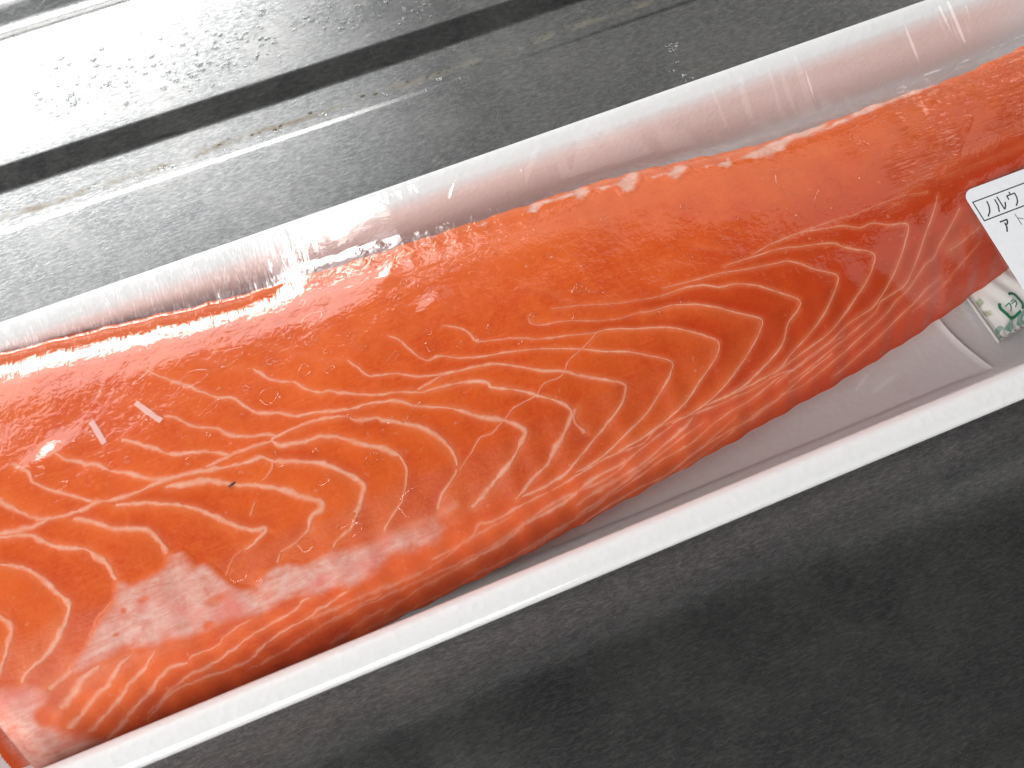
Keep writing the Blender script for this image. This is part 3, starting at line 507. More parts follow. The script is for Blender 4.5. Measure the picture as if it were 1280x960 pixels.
# ---------------------------------------------------------------- absorbent sheet
nx, ny = 110, 34
us = np.linspace(0, 1, nx); vs = np.linspace(0, 1, ny)
U, V = np.meshgrid(us, vs, indexing='ij')
AY = -29.6 + V*62
xr = 96.4 - 4.2*np.sin(np.clip((AY+29.6)/15, 0, 1.6)*1.5) - .05*(AY+29.6)
AX = -112 + U*(xr+112)
AZ = 3.05 + .22*np.exp(-((1-U)*208/5)**2) + .06*np.sin(AX*.13)*np.sin(AY*.2)
top = np.stack([AX, AY, AZ], -1).reshape(-1, 3); bot = top.copy(); bot[:, 2] -= .4
f = grid_faces(nx, ny); idx = np.arange(nx*ny).reshape(nx, ny)
edge = np.concatenate([idx[:, 0], idx[-1, 1:], idx[-2::-1, -1], idx[0, -2:0:-1]])
sides = np.stack([edge, np.roll(edge, -1), np.roll(edge, -1)+nx*ny, edge+nx*ny], 1)
sheet = mesh_obj('absorbent_sheet', np.concatenate([top, bot]), np.concatenate([f, f[:, ::-1]+nx*ny, sides]), M_PAD)
tag(sheet, 'white absorbent paper sheet lying under the salmon in the tray', 'paper sheet')

# ---------------------------------------------------------------- salmon block
salmon = empty('salmon_fillet', (0, 0, .0034))
tag(salmon, 'block of raw orange salmon with white fat lines in the tray', 'salmon')
NXF, NS = 880, 330
ux = np.linspace(-108, 142, NXF)
ss = np.linspace(0, 1, NS)**1.0
Ug, Sg = np.meshgrid(ux, ss, indexing='ij')
ya = y_far(ux)[:, None]; yb = y_near(ux)[:, None]
PY = ya + (yb-ya)*Sg
w = np.clip((-88-Ug)/20, 0, 1)                 # the cut end runs at a slant
PX = Ug + w*(-(PY+15)*.27)
ya2 = y_far(PX); yb2 = y_near(PX); PY = ya2 + (yb2-ya2)*np.clip(Sg, .002, .998)
PZ_ = fish_z(PX, PY)
PZ_ = np.maximum(PZ_, 3.3)
def seg_dist(px, py, pts):
    """distance from every grid vertex to a polyline, and which side of it"""
    best = np.full(px.shape, 1e9)
    for (x0, y0), (x1, y1) in zip(pts[:-1], pts[1:]):
        dx, dy = x1-x0, y1-y0; L = dx*dx+dy*dy+1e-9
        t_ = np.clip(((px-x0)*dx+(py-y0)*dy)/L, 0, 1)
        d = (px-x0-t_*dx)**2+(py-y0-t_*dy)**2
        np.minimum(best, d, out=best)
    return np.sqrt(best)
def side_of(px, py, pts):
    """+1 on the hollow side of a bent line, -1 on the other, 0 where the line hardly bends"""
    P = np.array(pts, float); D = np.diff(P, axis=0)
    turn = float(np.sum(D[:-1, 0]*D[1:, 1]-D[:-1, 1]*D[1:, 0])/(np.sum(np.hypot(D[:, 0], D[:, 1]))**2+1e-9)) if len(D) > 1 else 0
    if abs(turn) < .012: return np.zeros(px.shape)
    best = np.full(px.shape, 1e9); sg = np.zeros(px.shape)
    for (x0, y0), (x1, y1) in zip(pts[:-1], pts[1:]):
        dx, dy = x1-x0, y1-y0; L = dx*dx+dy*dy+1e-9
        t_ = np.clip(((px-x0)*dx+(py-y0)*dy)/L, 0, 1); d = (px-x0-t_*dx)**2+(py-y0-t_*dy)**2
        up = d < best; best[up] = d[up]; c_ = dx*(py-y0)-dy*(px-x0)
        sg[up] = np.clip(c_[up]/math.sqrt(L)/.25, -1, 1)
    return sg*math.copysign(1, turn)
def window(pts, pad):
    xs_ = [p[0] for p in pts]
    i0 = max(0, int(np.searchsorted(ux, min(xs_)-pad-16 if min(xs_) < -80 else min(xs_)-pad))-1); i1 = min(NXF, int(np.searchsorted(ux, max(xs_)+pad+(16 if min(xs_) < -80 else 0)))+1)
    return slice(i0, i1)
fat = np.zeros(PX.shape); below = np.zeros(PX.shape); lite = np.zeros(PX.shape)
for wd, st, pts in FAT_LINES:
    sl = window(pts, 4)
    d = seg_dist(PX[sl], PY[sl], pts)
    np.maximum(fat[sl], .45*st*np.exp(-(d/(wd*.75+.12))**2), out=fat[sl])
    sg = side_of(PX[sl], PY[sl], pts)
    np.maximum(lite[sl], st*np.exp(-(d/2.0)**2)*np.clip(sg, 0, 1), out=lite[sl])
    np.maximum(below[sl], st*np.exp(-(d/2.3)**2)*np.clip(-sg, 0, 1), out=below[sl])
# where the fat lines pull, the flesh sits a hair lower: shallow grooves
PZg = PZ_ - .06*fat
sfrac = Sg
sm = lambda e0, e1, x: np.clip((x-e0)/(e1-e0), 0, 1)**2*(3-2*np.clip((x-e0)/(e1-e0), 0, 1))
def tones(x, s):
    """how the flesh's colour drifts along and across the block"""
    fb = sm(78, 92, x)*sm(.62, .4, s)
    return {'orange': np.exp(-(s/.07)**2)*.9,
            'deep_red': sm(15, 75, x)*.8*sm(.15, .5, s)+.35*sm(.3, .8, s)*sm(-40, 10, x),  # deeper red towards the right end and the near side
            'fibre': fb,
            'pale': sm(.35, .1, s)*sm(-30, 10, x)*sm(100, 60, x)*.5+sm(.62, .75, s)*.08+.15*fb}
T_ = tones(PX, sfrac); orange, fibre = T_['orange'], T_['fibre']
pale = np.clip(T_['pale']+.42*lite*(1-below), 0, 1); deep_red = np.clip(T_['deep_red']+.55*below*(1-lite), 0, 1)
def tones_at(x, y):
    x = np.asarray(x, float); y = np.asarray(y, float)
    s = np.clip((y_far(x)-y)/(y_far(x)-y_near(x)), 0, 1); d_ = tones(x, s)
    u = np.where(x < -88, x+np.clip((-88-x)/20, 0, 1)*(y+15)*.27, x)
    i = np.clip(np.rint((u-ux[0])/(ux[1]-ux[0])), 0, NXF-1).astype(int); j = np.clip(np.rint(s*(NS-1)), 0, NS-1).astype(int)
    d_['fat'] = fat[i, j]; d_['pale'] = pale[i, j]; d_['deep_red'] = deep_red[i, j]; d_['groove'] = d_['fat']; return d_
faces_top = grid_faces(NXF, NS)
# far wall, underside and near wall close the block
rows = []
def extra(yoff_far, z, t_): return None
far_e = np.stack([PX[:, 0], PY[:, 0], PZg[:, 0]], -1); near_e = np.stack([PX[:, -1], PY[:, -1], PZg[:, -1]], -1)
def lerp_row(k, n_, e, ins):
    q = k/n_; r_ = e.copy(); r_[:, 1] += ins*(q**1.3); r_[:, 2] = e[:, 2]*(1-q)+3.45*q; return r_
extra_rows = [lerp_row(k, 12, near_e, 4.0) for k in range(1, 13)] + [lerp_row(k, 14, far_e, -5.5) for k in range(14, 0, -1)]
allv = np.stack([PX, PY, PZg], -1)
ex = np.stack(extra_rows, 1)
full = np.concatenate([allv, ex], 1)
m = full.shape[1]
fi, fj = np.meshgrid(np.arange(NXF-1), np.arange(m), indexing='ij')
a = (fi*m+fj).ravel(); b = (fi*m+(fj+1) % m).ravel()
faces = np.stack([a, a+m, b+m, b], 1)
pad_ = lambda A, v=0.0: np.concatenate([A, np.full((NXF, m-NS), v)], 1)
fl = mesh_obj('flesh', full.reshape(-1, 3), faces, M_FLESH, salmon, attrs={'fat': pad_(fat), 'orange': pad_(orange, .6), 'deep_red': pad_(deep_red, .3), 'fibre': pad_(fibre), 'pale': pad_(pale), 'cover': pad_(fat*0)})
# end caps
for ci, nm in ((0, 'cut_end'), (NXF-1, 'cut_end')):
    loop = full[ci]; cen = loop.mean(0)
    vv = np.concatenate([loop, [cen]]); k = len(loop)
    ff = np.array([(q, (q+1) % k, k) for q in range(k)])
    if ci == 0: ff = ff[:, ::-1]
    z0 = np.zeros(k+1)
    mesh_obj(nm, vv, ff, M_MEMB, salmon, attrs={'fat': z0+.3, 'orange': z0+.2, 'deep_red': z0, 'fibre': z0, 'pale': z0+.5, 'cover': z0+1})

def jitter_curve(pts, step=.45):
    P = np.array(pts, float)
    d = np.concatenate([[0], np.cumsum(np.hypot(*np.diff(P, axis=0).T))])
    n_ = max(6, int(d[-1]/step)); s_ = np.linspace(0, d[-1], n_)
    # Catmull-Rom through the traced points, softened
    out = []
    for s1 in s_:
        i = min(len(P)-2, max(0, int(np.searchsorted(d, s1)-1))); t_ = (s1-d[i])/max(1e-6, d[i+1]-d[i])
        p0 = P[max(i-1, 0)]; p1 = P[i]; p2 = P[i+1]; p3 = P[min(i+2, len(P)-1)]
        c = .5*((2*p1)+(-p0+p2)*t_+(2*p0-5*p1+4*p2-p3)*t_**2+(-p0+3*p1-3*p2+p3)*t_**3)
        out.append(c)
    return np.array(out)
def wobble(n_, period, amp):
    k = max(2, int(n_/period)+2); v = rng.normal(0, amp, k)
    return np.interp(np.linspace(0, k-1, n_), np.arange(k), v)
def on_fish(x, y):
    y = np.clip(y, y_near(x)+.12, y_far(x)-.12)
    return y, np.maximum(fish_z(x, y), 3.3)
for wd, st, pts in FAT_LINES:
    if st < .43: continue                       # the faintest show only as a tint in the flesh
    c = jitter_curve(pts); n_ = len(c)
    tang = np.gradient(c, axis=0); tang /= np.linalg.norm(tang, axis=1)[:, None]+1e-9
    nor = np.stack([-tang[:, 1], tang[:, 0]], 1)
    off = (wobble(n_, 3, .09)+wobble(n_, 1.4, .075))*np.interp(c[:, 0], [-35, 10], [.75, .3])
    c = c + nor*off[:, None]
    hw = wd*np.interp(c[:, 0], [-40, 10], [.50, .37])*(1+wobble(n_, 6, .22)+wobble(n_, 3, .25)+wobble(n_, 1.3, .15))
    q = np.linspace(0, 1, n_); hw *= np.clip(np.minimum(q, 1-q)/.07, .3, 1)**.7
    hw *= 1-.25*np.clip((c[:, 0]-5)/25, 0, 1)
    hw = np.clip(hw, .10, None)*1.35
    cols = (-1, -.55, 0, .55, 1); V_, A_ = [], []
    for k in cols:
        xy = c+nor*(hw*k)[:, None]
        yy, zz = on_fish(xy[:, 0], xy[:, 1])
        zz = zz-.06*tones_at(xy[:, 0], yy)['fat']
        V_.append(np.stack([xy[:, 0], yy, zz+(.07, .05, -.03)[int(round(abs(k)*2))]], -1)); A_.append(np.full(n_, (1-abs(k))*(.62+.38*st)*np.clip(.35+st*.65, 0, 1))*np.interp(xy[:, 0], [0, 40], [1, .8]))
    V_ = np.stack(V_, 1).reshape(-1, 3)
    at = tones_at(V_[:, 0], V_[:, 1]); del at['groove']; at['cover'] = np.stack(A_, 1)
    mesh_obj('fat_line', V_, grid_faces(n_, 5), M_FAT, salmon, attrs=at)

def patch(name, poly, mat, soft, lift, holes=(), thick=.0):
    """a piece of tissue draped on the flesh inside a traced outline"""
    P = np.array(poly, float); pts = list(map(tuple, P))+[tuple(P[0])]
    x0, y0 = P.min(0)-.8; x1, y1 = P.max(0)+.8
    st = .3 if (x1-x0) < 25 else .35
    gx = np.arange(x0, x1+st, st); gy = np.arange(y0, y1+st, st)
    GX, GY = np.meshgrid(gx, gy, indexing='ij')
    d = seg_dist(GX, GY, pts)
    ins = np.zeros(GX.shape, bool)
    for (xa, ya_), (xb, yb_) in zip(pts[:-1], pts[1:]):
        cnd = ((ya_ > GY) != (yb_ > GY)) & (GX < (xb-xa)*(GY-ya_)/((yb_-ya_) if abs(yb_-ya_) > 1e-9 else 1e-9)+xa)
        ins ^= cnd
    sd = np.where(ins, d, -d)
    cov = np.clip(.5+sd/soft, 0, 1)
    for hx, hy, ra, rb in holes:
        e = ((GX-hx)/ra)**2+((GY-hy)/rb)**2
        cov *= .3+.7*np.clip((e-.2)/1.4, 0, 1)
    if name == 'membrane': cov = cov*np.interp(GX, [-44, -33, -24], [1, .72, .5])
    GYc, GZ = on_fish(GX, GY)
    keep = cov > 0.001
    f_ = grid_faces(len(gx), len(gy)); kf = keep.ravel()
    f_ = f_[kf[f_].any(1)]
    used = np.unique(f_); remap = -np.ones(GX.size, int); remap[used] = np.arange(len(used))
    V_ = np.stack([GX, GYc, GZ-.03+lift*np.clip(cov*2.5, 0, 1)], -1).reshape(-1, 3)[used]
    at = tones_at(V_[:, 0], V_[:, 1]); del at['groove']; at['cover'] = cov.ravel()[used]
    return mesh_obj(name, V_, remap[f_], mat, salmon, attrs=at)
patch('membrane', MEMBRANE, M_MEMB, 3.0, .16, MEMBRANE_HOLES)
patch('painted_haze', HAZE_PATCH, M_MEMB, 4.0, .16, [(HAZE_PATCH[9][0]-1.0, HAZE_PATCH[9][1]+3.6, 2.2, 1.6)])  # whitish film haze over this corner, painted as a draped pale patch
for P in FAT_SPOTS: patch('fat_spot', P, M_SPOT, 2.0, .14)
# the one dark speck beside a fat line
sx_, sy_ = FAT_LINES[51][2][3]
th = np.linspace(0, 2*math.pi, 9)[:-1]
sy2, sz2 = on_fish(np.array([sx_]), np.array([sy_]))
vv = [(sx_+.75*math.cos(q), sy2[0]+.26*math.sin(q)+.2*math.cos(q), sz2[0]+.12) for q in th]+[(sx_, sy2[0], sz2[0]+.35)]
mesh_obj('dark_speck', vv, [(q, (q+1) % 8, 8) for q in range(8)], plain('dark_blood', (.09, .02, .015), .4), salmon)

# ---------------------------------------------------------------- cling film over tray and fish
YR0, YR1 = YC-HW+1.6, YC+HW-1.6           # crest of the rim, near and far
fxs = np.arange(XC-HL+1.6, XC+HL-1.6, .42)
fys = np.linspace(YR0, YR1, 215)
RIMZ = 23.28
def film_z(x, y):
    """height of the film: straight from the rim to the fish, clinging to its top, straight down to the other rim"""
    x = np.asarray(x, float); y = np.asarray(y, float)
    a_ = y_far(x); b_ = y_near(x)
    xc = np.clip(x, -104 + .0*y, 141)
    s_far, s_near = .035, .60
    yc = a_-(a_-b_)*s_far; yn = a_-(a_-b_)*s_near
    zc = fish_z(xc, yc)+.22; zn = fish_z(xc, yn)+.22
    lift = sm(-41, -27, x)                        # right of here the film is stretched clear of the fish's shoulder
    q = np.clip((y-yc)/(YR1-yc), 0, 1)
    z = fish_z(xc, np.clip(y, yn, yc))+.22
    zf = zc*(1-q)+RIMZ*q
    z = np.where(y > yc, zf, z)
    s_ = (a_-y)/(a_-b_)
    # a straight chord from the rim to a point on the fish's top, where the film stands clear
    sch = .15; ych = a_-(a_-b_)*sch; zch = fish_z(xc, ych)+.22+.15
    qq = np.clip((y-ych)/(YR1-ych), 0, 1); chord = zch*(1-qq)+RIMZ*qq
    inch = lift*sm(0.0, .15, qq)
    z = np.where(y > ych, z*(1-inch)+np.maximum(z, chord)*inch, z)
    q2 = np.clip((yn-y)/(yn-YR0), 0, 1)
    zl = zn*(1-q2)+RIMZ*q2
    z = np.where(y < yn, zl, z)
    return z
FXg, FYg = np.meshgrid(fxs, fys, indexing='ij')
FZ = film_z(FXg, FYg)
# ends of the tray
el = np.clip((FXg-(XC-HL+1.6))/16, 0, 1); er = np.clip((XC+HL-1.6-FXg)/16, 0, 1)
ee = np.minimum(el, er); FZ = RIMZ*(1-ee)+FZ*ee
# soften along and across
def blur(A, ax, k):
    w_ = np.exp(-np.linspace(-2, 2, 2*k+1)**2); w_ /= w_.sum()
    P_ = np.pad(A, [(k, k) if q == ax else (0, 0) for q in range(2)], mode='edge')
    return sum(w_[q]*np.take(P_, np.arange(q, q+A.shape[ax]), ax) for q in range(2*k+1))
FZ = np.where(True, blur(blur(FZ, 0, 4), 1, 2), FZ); FZ[:, 0] = RIMZ; FZ[:, -1] = RIMZ
ok_s = (y_far(FXg)-FYg)/(y_far(FXg)-y_near(FXg))
wet = sm(.0, .03, ok_s)*sm(.70, .55, ok_s)
gap = np.clip(1-ok_s/.06, 0, 1)*(ok_s < .06)
leftw = sm(-20, -42, FXg)
qrim = np.clip((FYg-y_far(FXg)+2)/(YR1-y_far(FXg)+2), 0, 1)
# tension folds from rim to fish on the left
ph = FXg*1.0+FYg*.22
fold = np.sin(ph*2.1+1.5*np.sin(FXg*.37))*.55+np.sin(ph*3.7+2*np.sin(FXg*.21+1))*.35+np.sin(ph*.9)*.5
FZ += leftw*.10*fold*np.sin(np.clip(qrim, 0, 1)*math.pi)**.7*(FYg > y_far(FXg)-2)
wr = leftw*sm(.16, .03, ok_s)
# a few single creases
def crease(x0, y0, x1, y1, amp, wid):
    global FZ
    dx, dy = x1-x0, y1-y0; L = dx*dx+dy*dy
    t_ = np.clip(((FXg-x0)*dx+(FYg-y0)*dy)/L, 0, 1)
    d = np.hypot(FXg-x0-t_*dx, FYg-y0-t_*dy)
    FZ += amp*np.exp(-(d/wid)**2)*np.sin(np.clip(t_, .04, .96)*math.pi)**.5
crease(55, -28, 60, -25, .35, .5); crease(58, -29, 64.5, -27, .3, .5)
crease(24, 46, 18, 38, .12, .8)
for k in range(16):
    x = rng.uniform(-10, 0); crease(x, 45.6, x-rng.uniform(-.5, 1.0), 45.6-rng.uniform(.8, 2.6), .08, .35)
# small swellings where the film and the flesh under it catch the window
for bx, by, am, s1, s2 in ((-8.3, 17.6, .44, 3.4, 2.0), (-80.5, 15.8, .44, 4.2, 2.2), (-14, 26.5, .25, 2.2, 1.4)):
    FZ += am*np.exp(-((FXg-bx)/s1)**2-((FYg-by-.25*(FXg-bx))/s2)**2)
for k in range(14):                                   # faint tension lines in the free film by the far rim
    x = rng.uniform(5, 130); crease(x, 45.5, x-rng.uniform(2, 6), float(y_far(x))+rng.uniform(0, 4), rng.uniform(.03, .09), rng.uniform(.35, .8))
for k in range(12):                                   # and by the near rim
    x = rng.uniform(-20, 95); crease(x, -37, x+rng.uniform(2, 8), -37+rng.uniform(4, 9), rng.uniform(.04, .1), rng.uniform(.3, .7))
# the film never sinks into the fish
on_top = (ok_s > .0) & (ok_s < .6) & (FXg > -103)
FZ = np.where(on_top, np.maximum(FZ, fish_z(FXg, np.clip(FYg, y_near(FXg)+.1, y_far(FXg)-.05))+.12), FZ)
rows_far, rows_near = [], []
for k, (o_, z_) in enumerate([(1.15, 23.0), (1.62, 22.3), (1.66, 20.9), (1.1, 19.9), (-.2, 18.8), (-1.8, 17.2), (-4.0, 11), (-6.2, 4.5)]):
    rows_far.append((YR1+o_, z_)); rows_near.append((YR0-o_, z_))
cols_ = [np.stack([fxs, np.full(len(fxs), y_), np.full(len(fxs), z_)], -1) for y_, z_ in rows_near[::-1]]
cols_ += [np.stack([FXg[:, j], FYg[:, j], FZ[:, j]], -1) for j in range(len(fys))]
cols_ += [np.stack([fxs, np.full(len(fxs), y_), np.full(len(fxs), z_)], -1) for y_, z_ in rows_far]
FV = np.stack(cols_, 1)
padw = lambda A: np.pad(A, [(0, 0), (8, 8)])
film_o = mesh_obj('cling_film', FV.reshape(-1, 3), grid_faces(*FV.shape[:2]), M_FILM, attrs={'shine': np.pad(np.ones(FXg.shape), [(0, 0), (8, 8)], constant_values=.15), 'wet': padw(wet), 'wrinkle': padw(wr), 'fibre': padw(sm(72, 90, FXg)*sm(.66, .45, ok_s)*sm(.0, .04, ok_s))})
tag(film_o, 'clear cling film stretched over the tray and clinging to the salmon', 'cling film')
def filmz(x, y):
    x = np.asarray(x, float); y = np.asarray(y, float)
    i = np.clip((x-fxs[0])/.42, 0, len(fxs)-1.001); j = np.clip((y-fys[0])/(fys[1]-fys[0]), 0, len(fys)-1.001)
    i0 = i.astype(int); j0 = j.astype(int); a_ = i-i0; b_ = j-j0
    return (FZ[i0, j0]*(1-a_)+FZ[i0+1, j0]*a_)*(1-b_)+(FZ[i0, j0+1]*(1-a_)+FZ[i0+1, j0+1]*a_)*b_
# air bubbles caught under the film
extra_b = [(rng.uniform(-80, 95), rng.uniform(.1, .58), rng.uniform(.2, .55)) for _ in range(55)]
bl = [(x, y, a_, b_) for x, y, a_, b_ in BUBBLES]
for x, s_, r_ in extra_b: bl.append((x, float(y_far(x)-(y_far(x)-y_near(x))*s_), r_*1.2, r_))
for x, y, ra, rb in bl:
    nr, na = 4, 22; V_ = []; ang = rng.uniform(.25, .5)
    lob = rng.uniform(0, 6.28)
    for r_ in range(nr+1):
        for q in range(na):
            w_ = .14/max(.3, math.sqrt(ra*rb))
            tt = 2*math.pi*q/na; rr = (1+(r_/nr-.5)*2*w_)*(1+.16*math.sin(2*tt+lob)+.08*math.sin(3*tt-lob))
            lx = ra*rr*math.cos(tt); ly = rb*rr*math.sin(tt)
            V_.append((x+lx*math.cos(ang)-ly*math.sin(ang), y+lx*math.sin(ang)+ly*math.cos(ang), .07*math.sin(r_/nr*math.pi)*(.6+.4*math.sin(tt+lob))))
    V_ = np.array(V_); V_[:, 2] += filmz(V_[:, 0], V_[:, 1])+.04
    F_ = np.array([(r_*na+q, r_*na+(q+1) % na, (r_+1)*na+(q+1) % na, (r_+1)*na+q) for r_ in range(nr) for q in range(na)])
    mesh_obj('air_bubble', V_, F_, M_BUBBLE, film_o)
for wd, pts in FLECKS:  # two small whitish marks laid on the film
    c = jitter_curve(pts, .4); n_ = len(c); tang = np.gradient(c, axis=0); tang /= np.linalg.norm(tang, axis=1)[:, None]; nor = np.stack([-tang[:, 1], tang[:, 0]], 1)
    V_, A_ = [], []
    for k in (-1, -.6, 0, .6, 1):
        xy = c+nor*(wd*.5*k); V_.append(np.stack([xy[:, 0], xy[:, 1], filmz(xy[:, 0], xy[:, 1])+.07], -1)); A_.append(np.full(n_, .35 if abs(k) == 1 else .8))
    mesh_obj('white_mark', np.stack(V_, 1).reshape(-1, 3), grid_faces(n_, 5), M_FLECK, film_o, attrs={'cover': np.stack(A_, 1)})

# ---------------------------------------------------------------- price label stuck on the film
LX, LY, LW, LH = 96.2, 1.9, 46.0, 31.0          # upper left corner, width along x, height towards the near rim
label = empty('price_label', (LX*MM, LY*MM, .023)); tag(label, 'white printed price label stuck on the film over the narrow end', 'label')
_lx, _ly = np.meshgrid(np.linspace(LX, LX+LW, 40), np.linspace(LY, LY-LH, 40), indexing='ij'); _lz = filmz(_lx, _ly)
_c = np.linalg.lstsq(np.stack([_lx.ravel(), _ly.ravel(), np.ones(_lx.size)], 1), _lz.ravel(), rcond=None)[0]
_off = float((_lz-(_c[0]*_lx+_c[1]*_ly+_c[2])).max())
def lab_pt(u, v, lift=0.0):
    """a point on the label, which lies as a stiff sheet on the film: u millimetres from its left edge, v from its top edge"""
    x = LX+u; y = LY-v
    return (x, y, float(_c[0]*x+_c[1]*y+_c[2]+_off*.8)+.12+lift)
def rrect(w_, h_, r_, n_=6):
    out = []
    for cx, cy, a0 in ((w_-r_, r_, 270), (w_-r_, h_-r_, 0), (r_, h_-r_, 90), (r_, r_, 180)):
        for q in range(n_+1):
            t_ = math.radians(a0+90*q/n_); out.append((cx+r_*math.cos(t_), cy+r_*math.sin(t_)))
    return out
rr_ = rrect(LW, LH, 2.0)
cu, cv = LW/2, LH/2; lv_, lf_ = [], []
NR = 14
for k in range(1, NR+1):
    for (u, v) in rr_: lv_.append(lab_pt(cu+(u-cu)*k/NR, cv+(v-cv)*k/NR))
lv_.append(lab_pt(cu, cv)); n_ = len(rr_)
for k in range(NR-1):
    for q in range(n_): lf_.append((k*n_+q, (k+1)*n_+q, (k+1)*n_+(q+1) % n_, k*n_+(q+1) % n_))
for q in range(n_): lf_.append((len(lv_)-1, q, (q+1) % n_))
b0 = len(lv_); lv_ += [(x, y, z-.08) for x, y, z in lv_[(NR-1)*n_:NR*n_]]
for q in range(n_): lf_.append(((NR-1)*n_+q, b0+q, b0+(q+1) % n_, (NR-1)*n_+(q+1) % n_))
mesh_obj('paper', lv_, lf_, M_LABEL, label, smooth=False)
def stroke(name, pts, wd, mat, parent, place, lift=.02, step=.25):
    P = np.array(pts, float); d = np.concatenate([[0], np.cumsum(np.hypot(*np.diff(P, axis=0).T))])
    n_ = max(len(pts), int(d[-1]/step)+2); s_ = np.unique(np.concatenate([np.linspace(0, d[-1], n_), d]))
    c = np.stack([np.interp(s_, d, P[:, 0]), np.interp(s_, d, P[:, 1])], 1)
    tg = np.gradient(c, axis=0); tg /= np.linalg.norm(tg, axis=1)[:, None]+1e-9; nr = np.stack([-tg[:, 1], tg[:, 0]], 1)
    V_ = []
    for q in range(len(c)):
        for k in (-.5, .5):
            e = c[q]+nr[q]*wd*k; V_.append(place(e[0], e[1], lift))
    return V_, grid_faces(len(c), 2)
def ink(name, strokes, wd, mat, parent, place, lift=.02):
    V_, F_ = [], []; b_ = 0
    for s_ in strokes:
        v_, f_ = stroke(name, s_, wd, mat, parent, place, lift); V_ += v_; F_.append(f_+b_); b_ = len(V_); lift += .0012
    return mesh_obj(name, V_, np.concatenate(F_), mat, parent, smooth=False)
KANA = {
 'no': [[(.80, .05), (.74, .40), (.52, .75), (.15, 1.0)]],
 'ru': [[(.30, .12), (.28, .55), (.04, .98)], [(.60, .02), (.60, .95), (.80, .80), (1.0, .52)]],
 'u':  [[(.50, 0), (.50, .20)], [(.12, .48), (.12, .20), (.90, .20), (.85, .52), (.70, .78), (.38, 1.0)]],
 'a':  [[(.08, .10), (.92, .10), (.82, .32), (.58, .48)], [(.50, .28), (.45, .65), (.18, 1.0)]],
 'to': [[(.35, 0), (.35, 1.0)], [(.35, .36), (.88, .62)]],
}
def kana(ch, u, v, w_, h_, wd, mat):
    return ink('letter', [[(u+a_*w_, v+b_*h_) for a_, b_ in s_] for s_ in KANA[ch]], wd, mat, label, lab_pt)
ink('ruled_box', [[(LW-3, 2.75), (.75, 2.75)], [(.75, 2.62), (.75, 7.2)], [(.63, 7.1), (LW-3, 7.1)]], .24, M_INK, label, lab_pt)
for ch, u in (('no', 1.6), ('ru', 4.45), ('u', 7.5)): kana(ch, u, 3.35, 2.35, 3.2, .28, M_INK)
kana('a', 3.3, 8.2, 1.9, 2.6, .32, M_INK); kana('to', 6.5, 8.0, 1.9, 2.5, .22, M_GREYINK)

# ---------------------------------------------------------------- small sauce packet in the tray, half under the label
pk = empty('sauce_packet', (.112, -.012, .006)); tag(pk, 'small pale packet with green print in the tray under the label', 'packet')
PA = np.array([99.7, -24.3]); PU = np.array([.986, .165]); PV = np.array([-.06, 1.0]); PW, PH = 34.0, 17.5
def pack_pt(u, v, lift=0.0):
    x, y = PA+PU*u+PV*v
    e = min(u, PW-u, v*1.1, PH-v)
    b_ = 1-math.exp(-max(e-1.2, 0)/2.4)
    z = 4.6+.06*(x-99)+2.3*b_+.25*math.sin(u*1.7+v*.6)*b_+.12*math.sin(u*5.1)*(e < 2.2)
    return (x, y, z+lift)
nu, nv = 90, 48
pu = np.linspace(0, PW, nu); pv = np.linspace(0, PH, nv)
vv = []
for i_, u in enumerate(pu):
    for j_, v in enumerate(pv):
        zz_ = .28*(((i_ % 4)-1.5)/1.5 if j_ == 0 else 0)          # serrated lower seam
        vv.append(pack_pt(u, v+zz_))
gfp = grid_faces(nu, nv)
vb = [(x, y, 3.6+(z-4.6)*.12) for x, y, z in vv]
N_ = nu*nv; idx = np.arange(N_).reshape(nu, nv)
edge = np.concatenate([idx[:, 0], idx[-1, 1:], idx[-2::-1, -1], idx[0, -2:0:-1]])
sides = np.stack([edge, np.roll(edge, -1), np.roll(edge, -1)+N_, edge+N_], 1)
mesh_obj('pouch', np.array(vv+vb), np.concatenate([gfp, gfp[:, ::-1]+N_, sides]), M_PACK, pk)
def blotch(name, u0, u1, v0, v1, mat, lift, thr, sc):
    gu = np.linspace(u0, u1, 26); gv_ = np.linspace(v0, v1, 26)
    V_ = [pack_pt(u, v, lift) for u in gu for v in gv_]
    A_ = [min(1, max(0, .55+.5*math.sin(u*sc+1.3*math.sin(v*sc*.8))+.3*math.sin(v*sc*1.7+u)))*min(1, (u-u0)*2, (u1-u)*1.2, (v-v0)*2+.3, (v1-v)*1.2) for u in gu for v in gv_]
    return mesh_obj(name, np.array(V_), grid_faces(26, 26), mat, pk, attrs={'cover': np.clip(A_, 0, 1)})
M_TEALP = tissue('teal_seam_print', (.16, .42, .36), (.40, .66, .58), .7, .2, .9)
M_OLIVEP = tissue('olive_smudge_print', (.20, .34, .12), (.42, .50, .26), .5, .5, 1.1)
blotch('printed_seam', .0, 9.0, .1, 3.0, M_TEALP, .05, .5, 2.1)
blotch('printed_smudge', .1, 2.4, 5.0, 11.0, M_OLIVEP, .05, .5, 1.3)
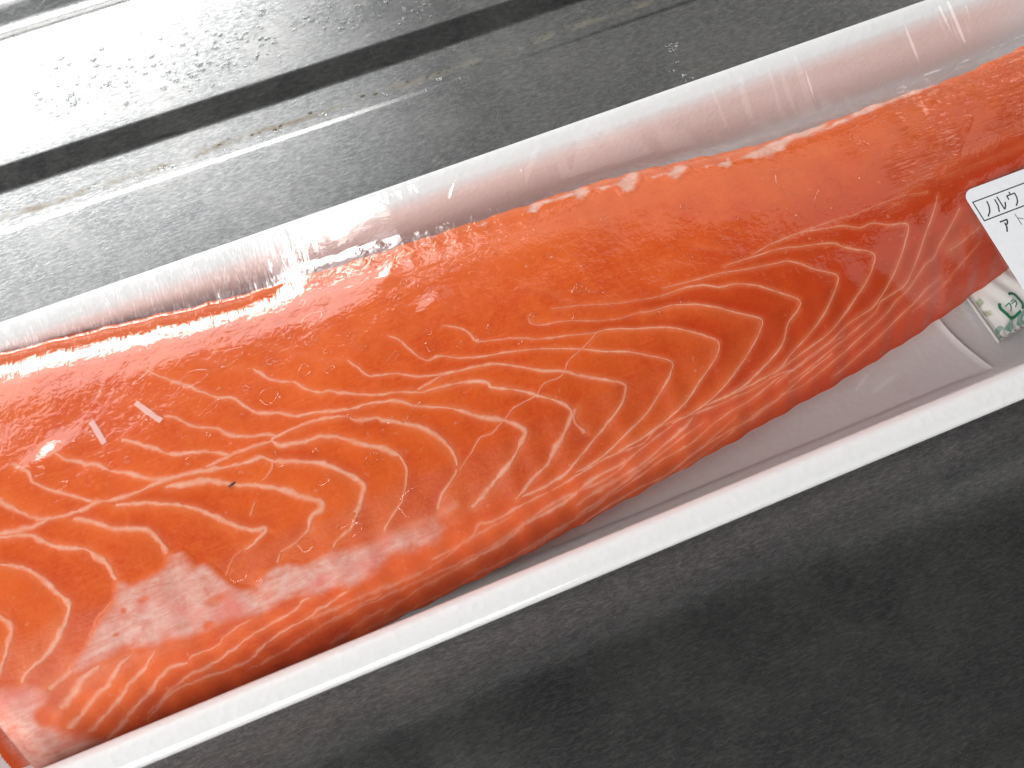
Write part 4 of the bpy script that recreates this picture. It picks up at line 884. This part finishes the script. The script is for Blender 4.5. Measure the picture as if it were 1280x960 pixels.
# the recycling mark: a rounded square ring with two gaps and two small characters
uc, vc = 5.6, 4.6
def mk(a_, b_): 
    ang = .18
    return (uc+a_*math.cos(ang)-b_*math.sin(ang), vc+a_*math.sin(ang)+b_*math.cos(ang))
ringp = [mk(x-2.1, y-2.1) for x, y in rrect(4.2, 4.2, 1.2, 4)]
k_ = len(ringp)
ink('recycling_mark', [ringp[1:k_//2], ringp[k_//2+1:]+ringp[:1]], .62, M_GREEN, pk, pack_pt, .07)
ink('recycling_mark_letters', [[mk(-1.1, .75), mk(-.1, .75), mk(-.25, -.1), mk(-.9, -.75)], [mk(.2, .7), mk(1.0, .7)], [mk(.1, .25), mk(1.1, .25), mk(.9, -.4), mk(.3, -.8)]], .26, M_GREEN, pk, pack_pt, .07)

# ---------------------------------------------------------------- water on the steel
def steel_z(y): return float(np.interp(y, pp2[:, 0], pp2[:, 1]))
def drop_mesh(seed):
    r_ = np.random.default_rng(seed); V_, F_ = [], []; na, nr = 12, 4; l1, l2 = r_.uniform(0, 6, 2)
    for k in range(nr):
        for q in range(na):
            t_ = 2*math.pi*q/na; rr = math.cos(k/nr*math.pi/2)*(1+.12*math.sin(2*t_+l1)+.08*math.sin(3*t_+l2))
            V_.append((rr*math.cos(t_), rr*math.sin(t_), .55*math.sin(k/nr*math.pi/2)))
    V_.append((0, 0, .55))
    for k in range(nr-1):
        for q in range(na): F_.append((k*na+q, k*na+(q+1) % na, (k+1)*na+(q+1) % na, (k+1)*na+q))
    for q in range(na): F_.append(((nr-1)*na+q, (nr-1)*na+(q+1) % na, nr*na))
    F_.append(tuple(range(na-1, -1, -1)))
    return V_, F_
protos = []
for k in range(6):
    V_, F_ = drop_mesh(k)
    me = bpy.data.meshes.new('water_droplet'); me.from_pydata(V_, [], F_); me.update(); me.materials.append(M_WATER)
    me.polygons.foreach_set('use_smooth', np.ones(len(me.polygons), bool)); protos.append(me)
def droplet(x, y, r_, asp, rot, lab, grp):
    o = bpy.data.objects.new('water_droplet', protos[rng.integers(6)]); C.objects.link(o)
    o.location = (x*MM, y*MM, (steel_z(y)-.04)*MM); o.scale = (r_*asp*MM, r_*MM, r_*MM); o.rotation_euler = (0, 0, rot)
    tag(o, lab, 'water droplet', grp)
def cluster(n_big, n_small, fn, lab, grp, rmin, rmax, sv):
    for k in range(n_big):
        x, y = fn(); droplet(x, y, rng.uniform(rmin, rmax), rng.uniform(1, 1.7), rng.uniform(-.4, .4), lab, grp)
    for k in range(n_small):
        x, y = fn(); sv.append((x, y, rng.uniform(.12, rmin), rng.uniform(1, 1.6), rng.integers(6)))
sv = []
def f1():
    while True:
        x = rng.uniform(-74, -16); y = 111+rng.normal(0, 5.5)-.05*(x+45)
        if 100.5 < y < 130: return x, y
def f2():
    x = rng.uniform(-12, 22); return x, 112-.28*(x+10)+rng.normal(0, 2.6)
def f3():
    y = rng.uniform(52, 74); return 70+(y-60)*.15+rng.normal(0, .9), y
def f4():
    x = rng.uniform(-66, 20); return x, 84.9+abs(rng.normal(0, .8))
cluster(60, 170, f1, 'clear water droplet among the wide scatter on the bright raised ledge', 'water droplets scattered on the raised ledge', .35, .7, sv)
cluster(22, 60, f2, 'clear water droplet in the trail beside the dark fold of the raised ledge', 'water droplets trailing along the ledge fold', .3, .6, sv)
cluster(12, 16, f3, 'clear water droplet in the short streak behind the tray rim', 'water droplets in a streak behind the tray', .36, .65, sv)
cluster(10, 14, f4, 'clear water droplet in the stained channel below the ledge', 'water droplets in the stained channel', .3, .6, sv)
V_, F_ = [], []
for x, y, r_, asp, k in sv:
    dv, df = drop_mesh(int(k)); b_ = len(V_); z = steel_z(y)-.04
    V_ += [(x+p[0]*r_*asp, y+p[1]*r_, z+p[2]*r_) for p in dv]; F_ += [tuple(q+b_ for q in f_) for f_ in df]
sp = mesh_obj('water_spray', V_, F_, M_WATER)
tag(sp, 'fine spray of tiny water beads on the steel ledge', 'water', kind='stuff')
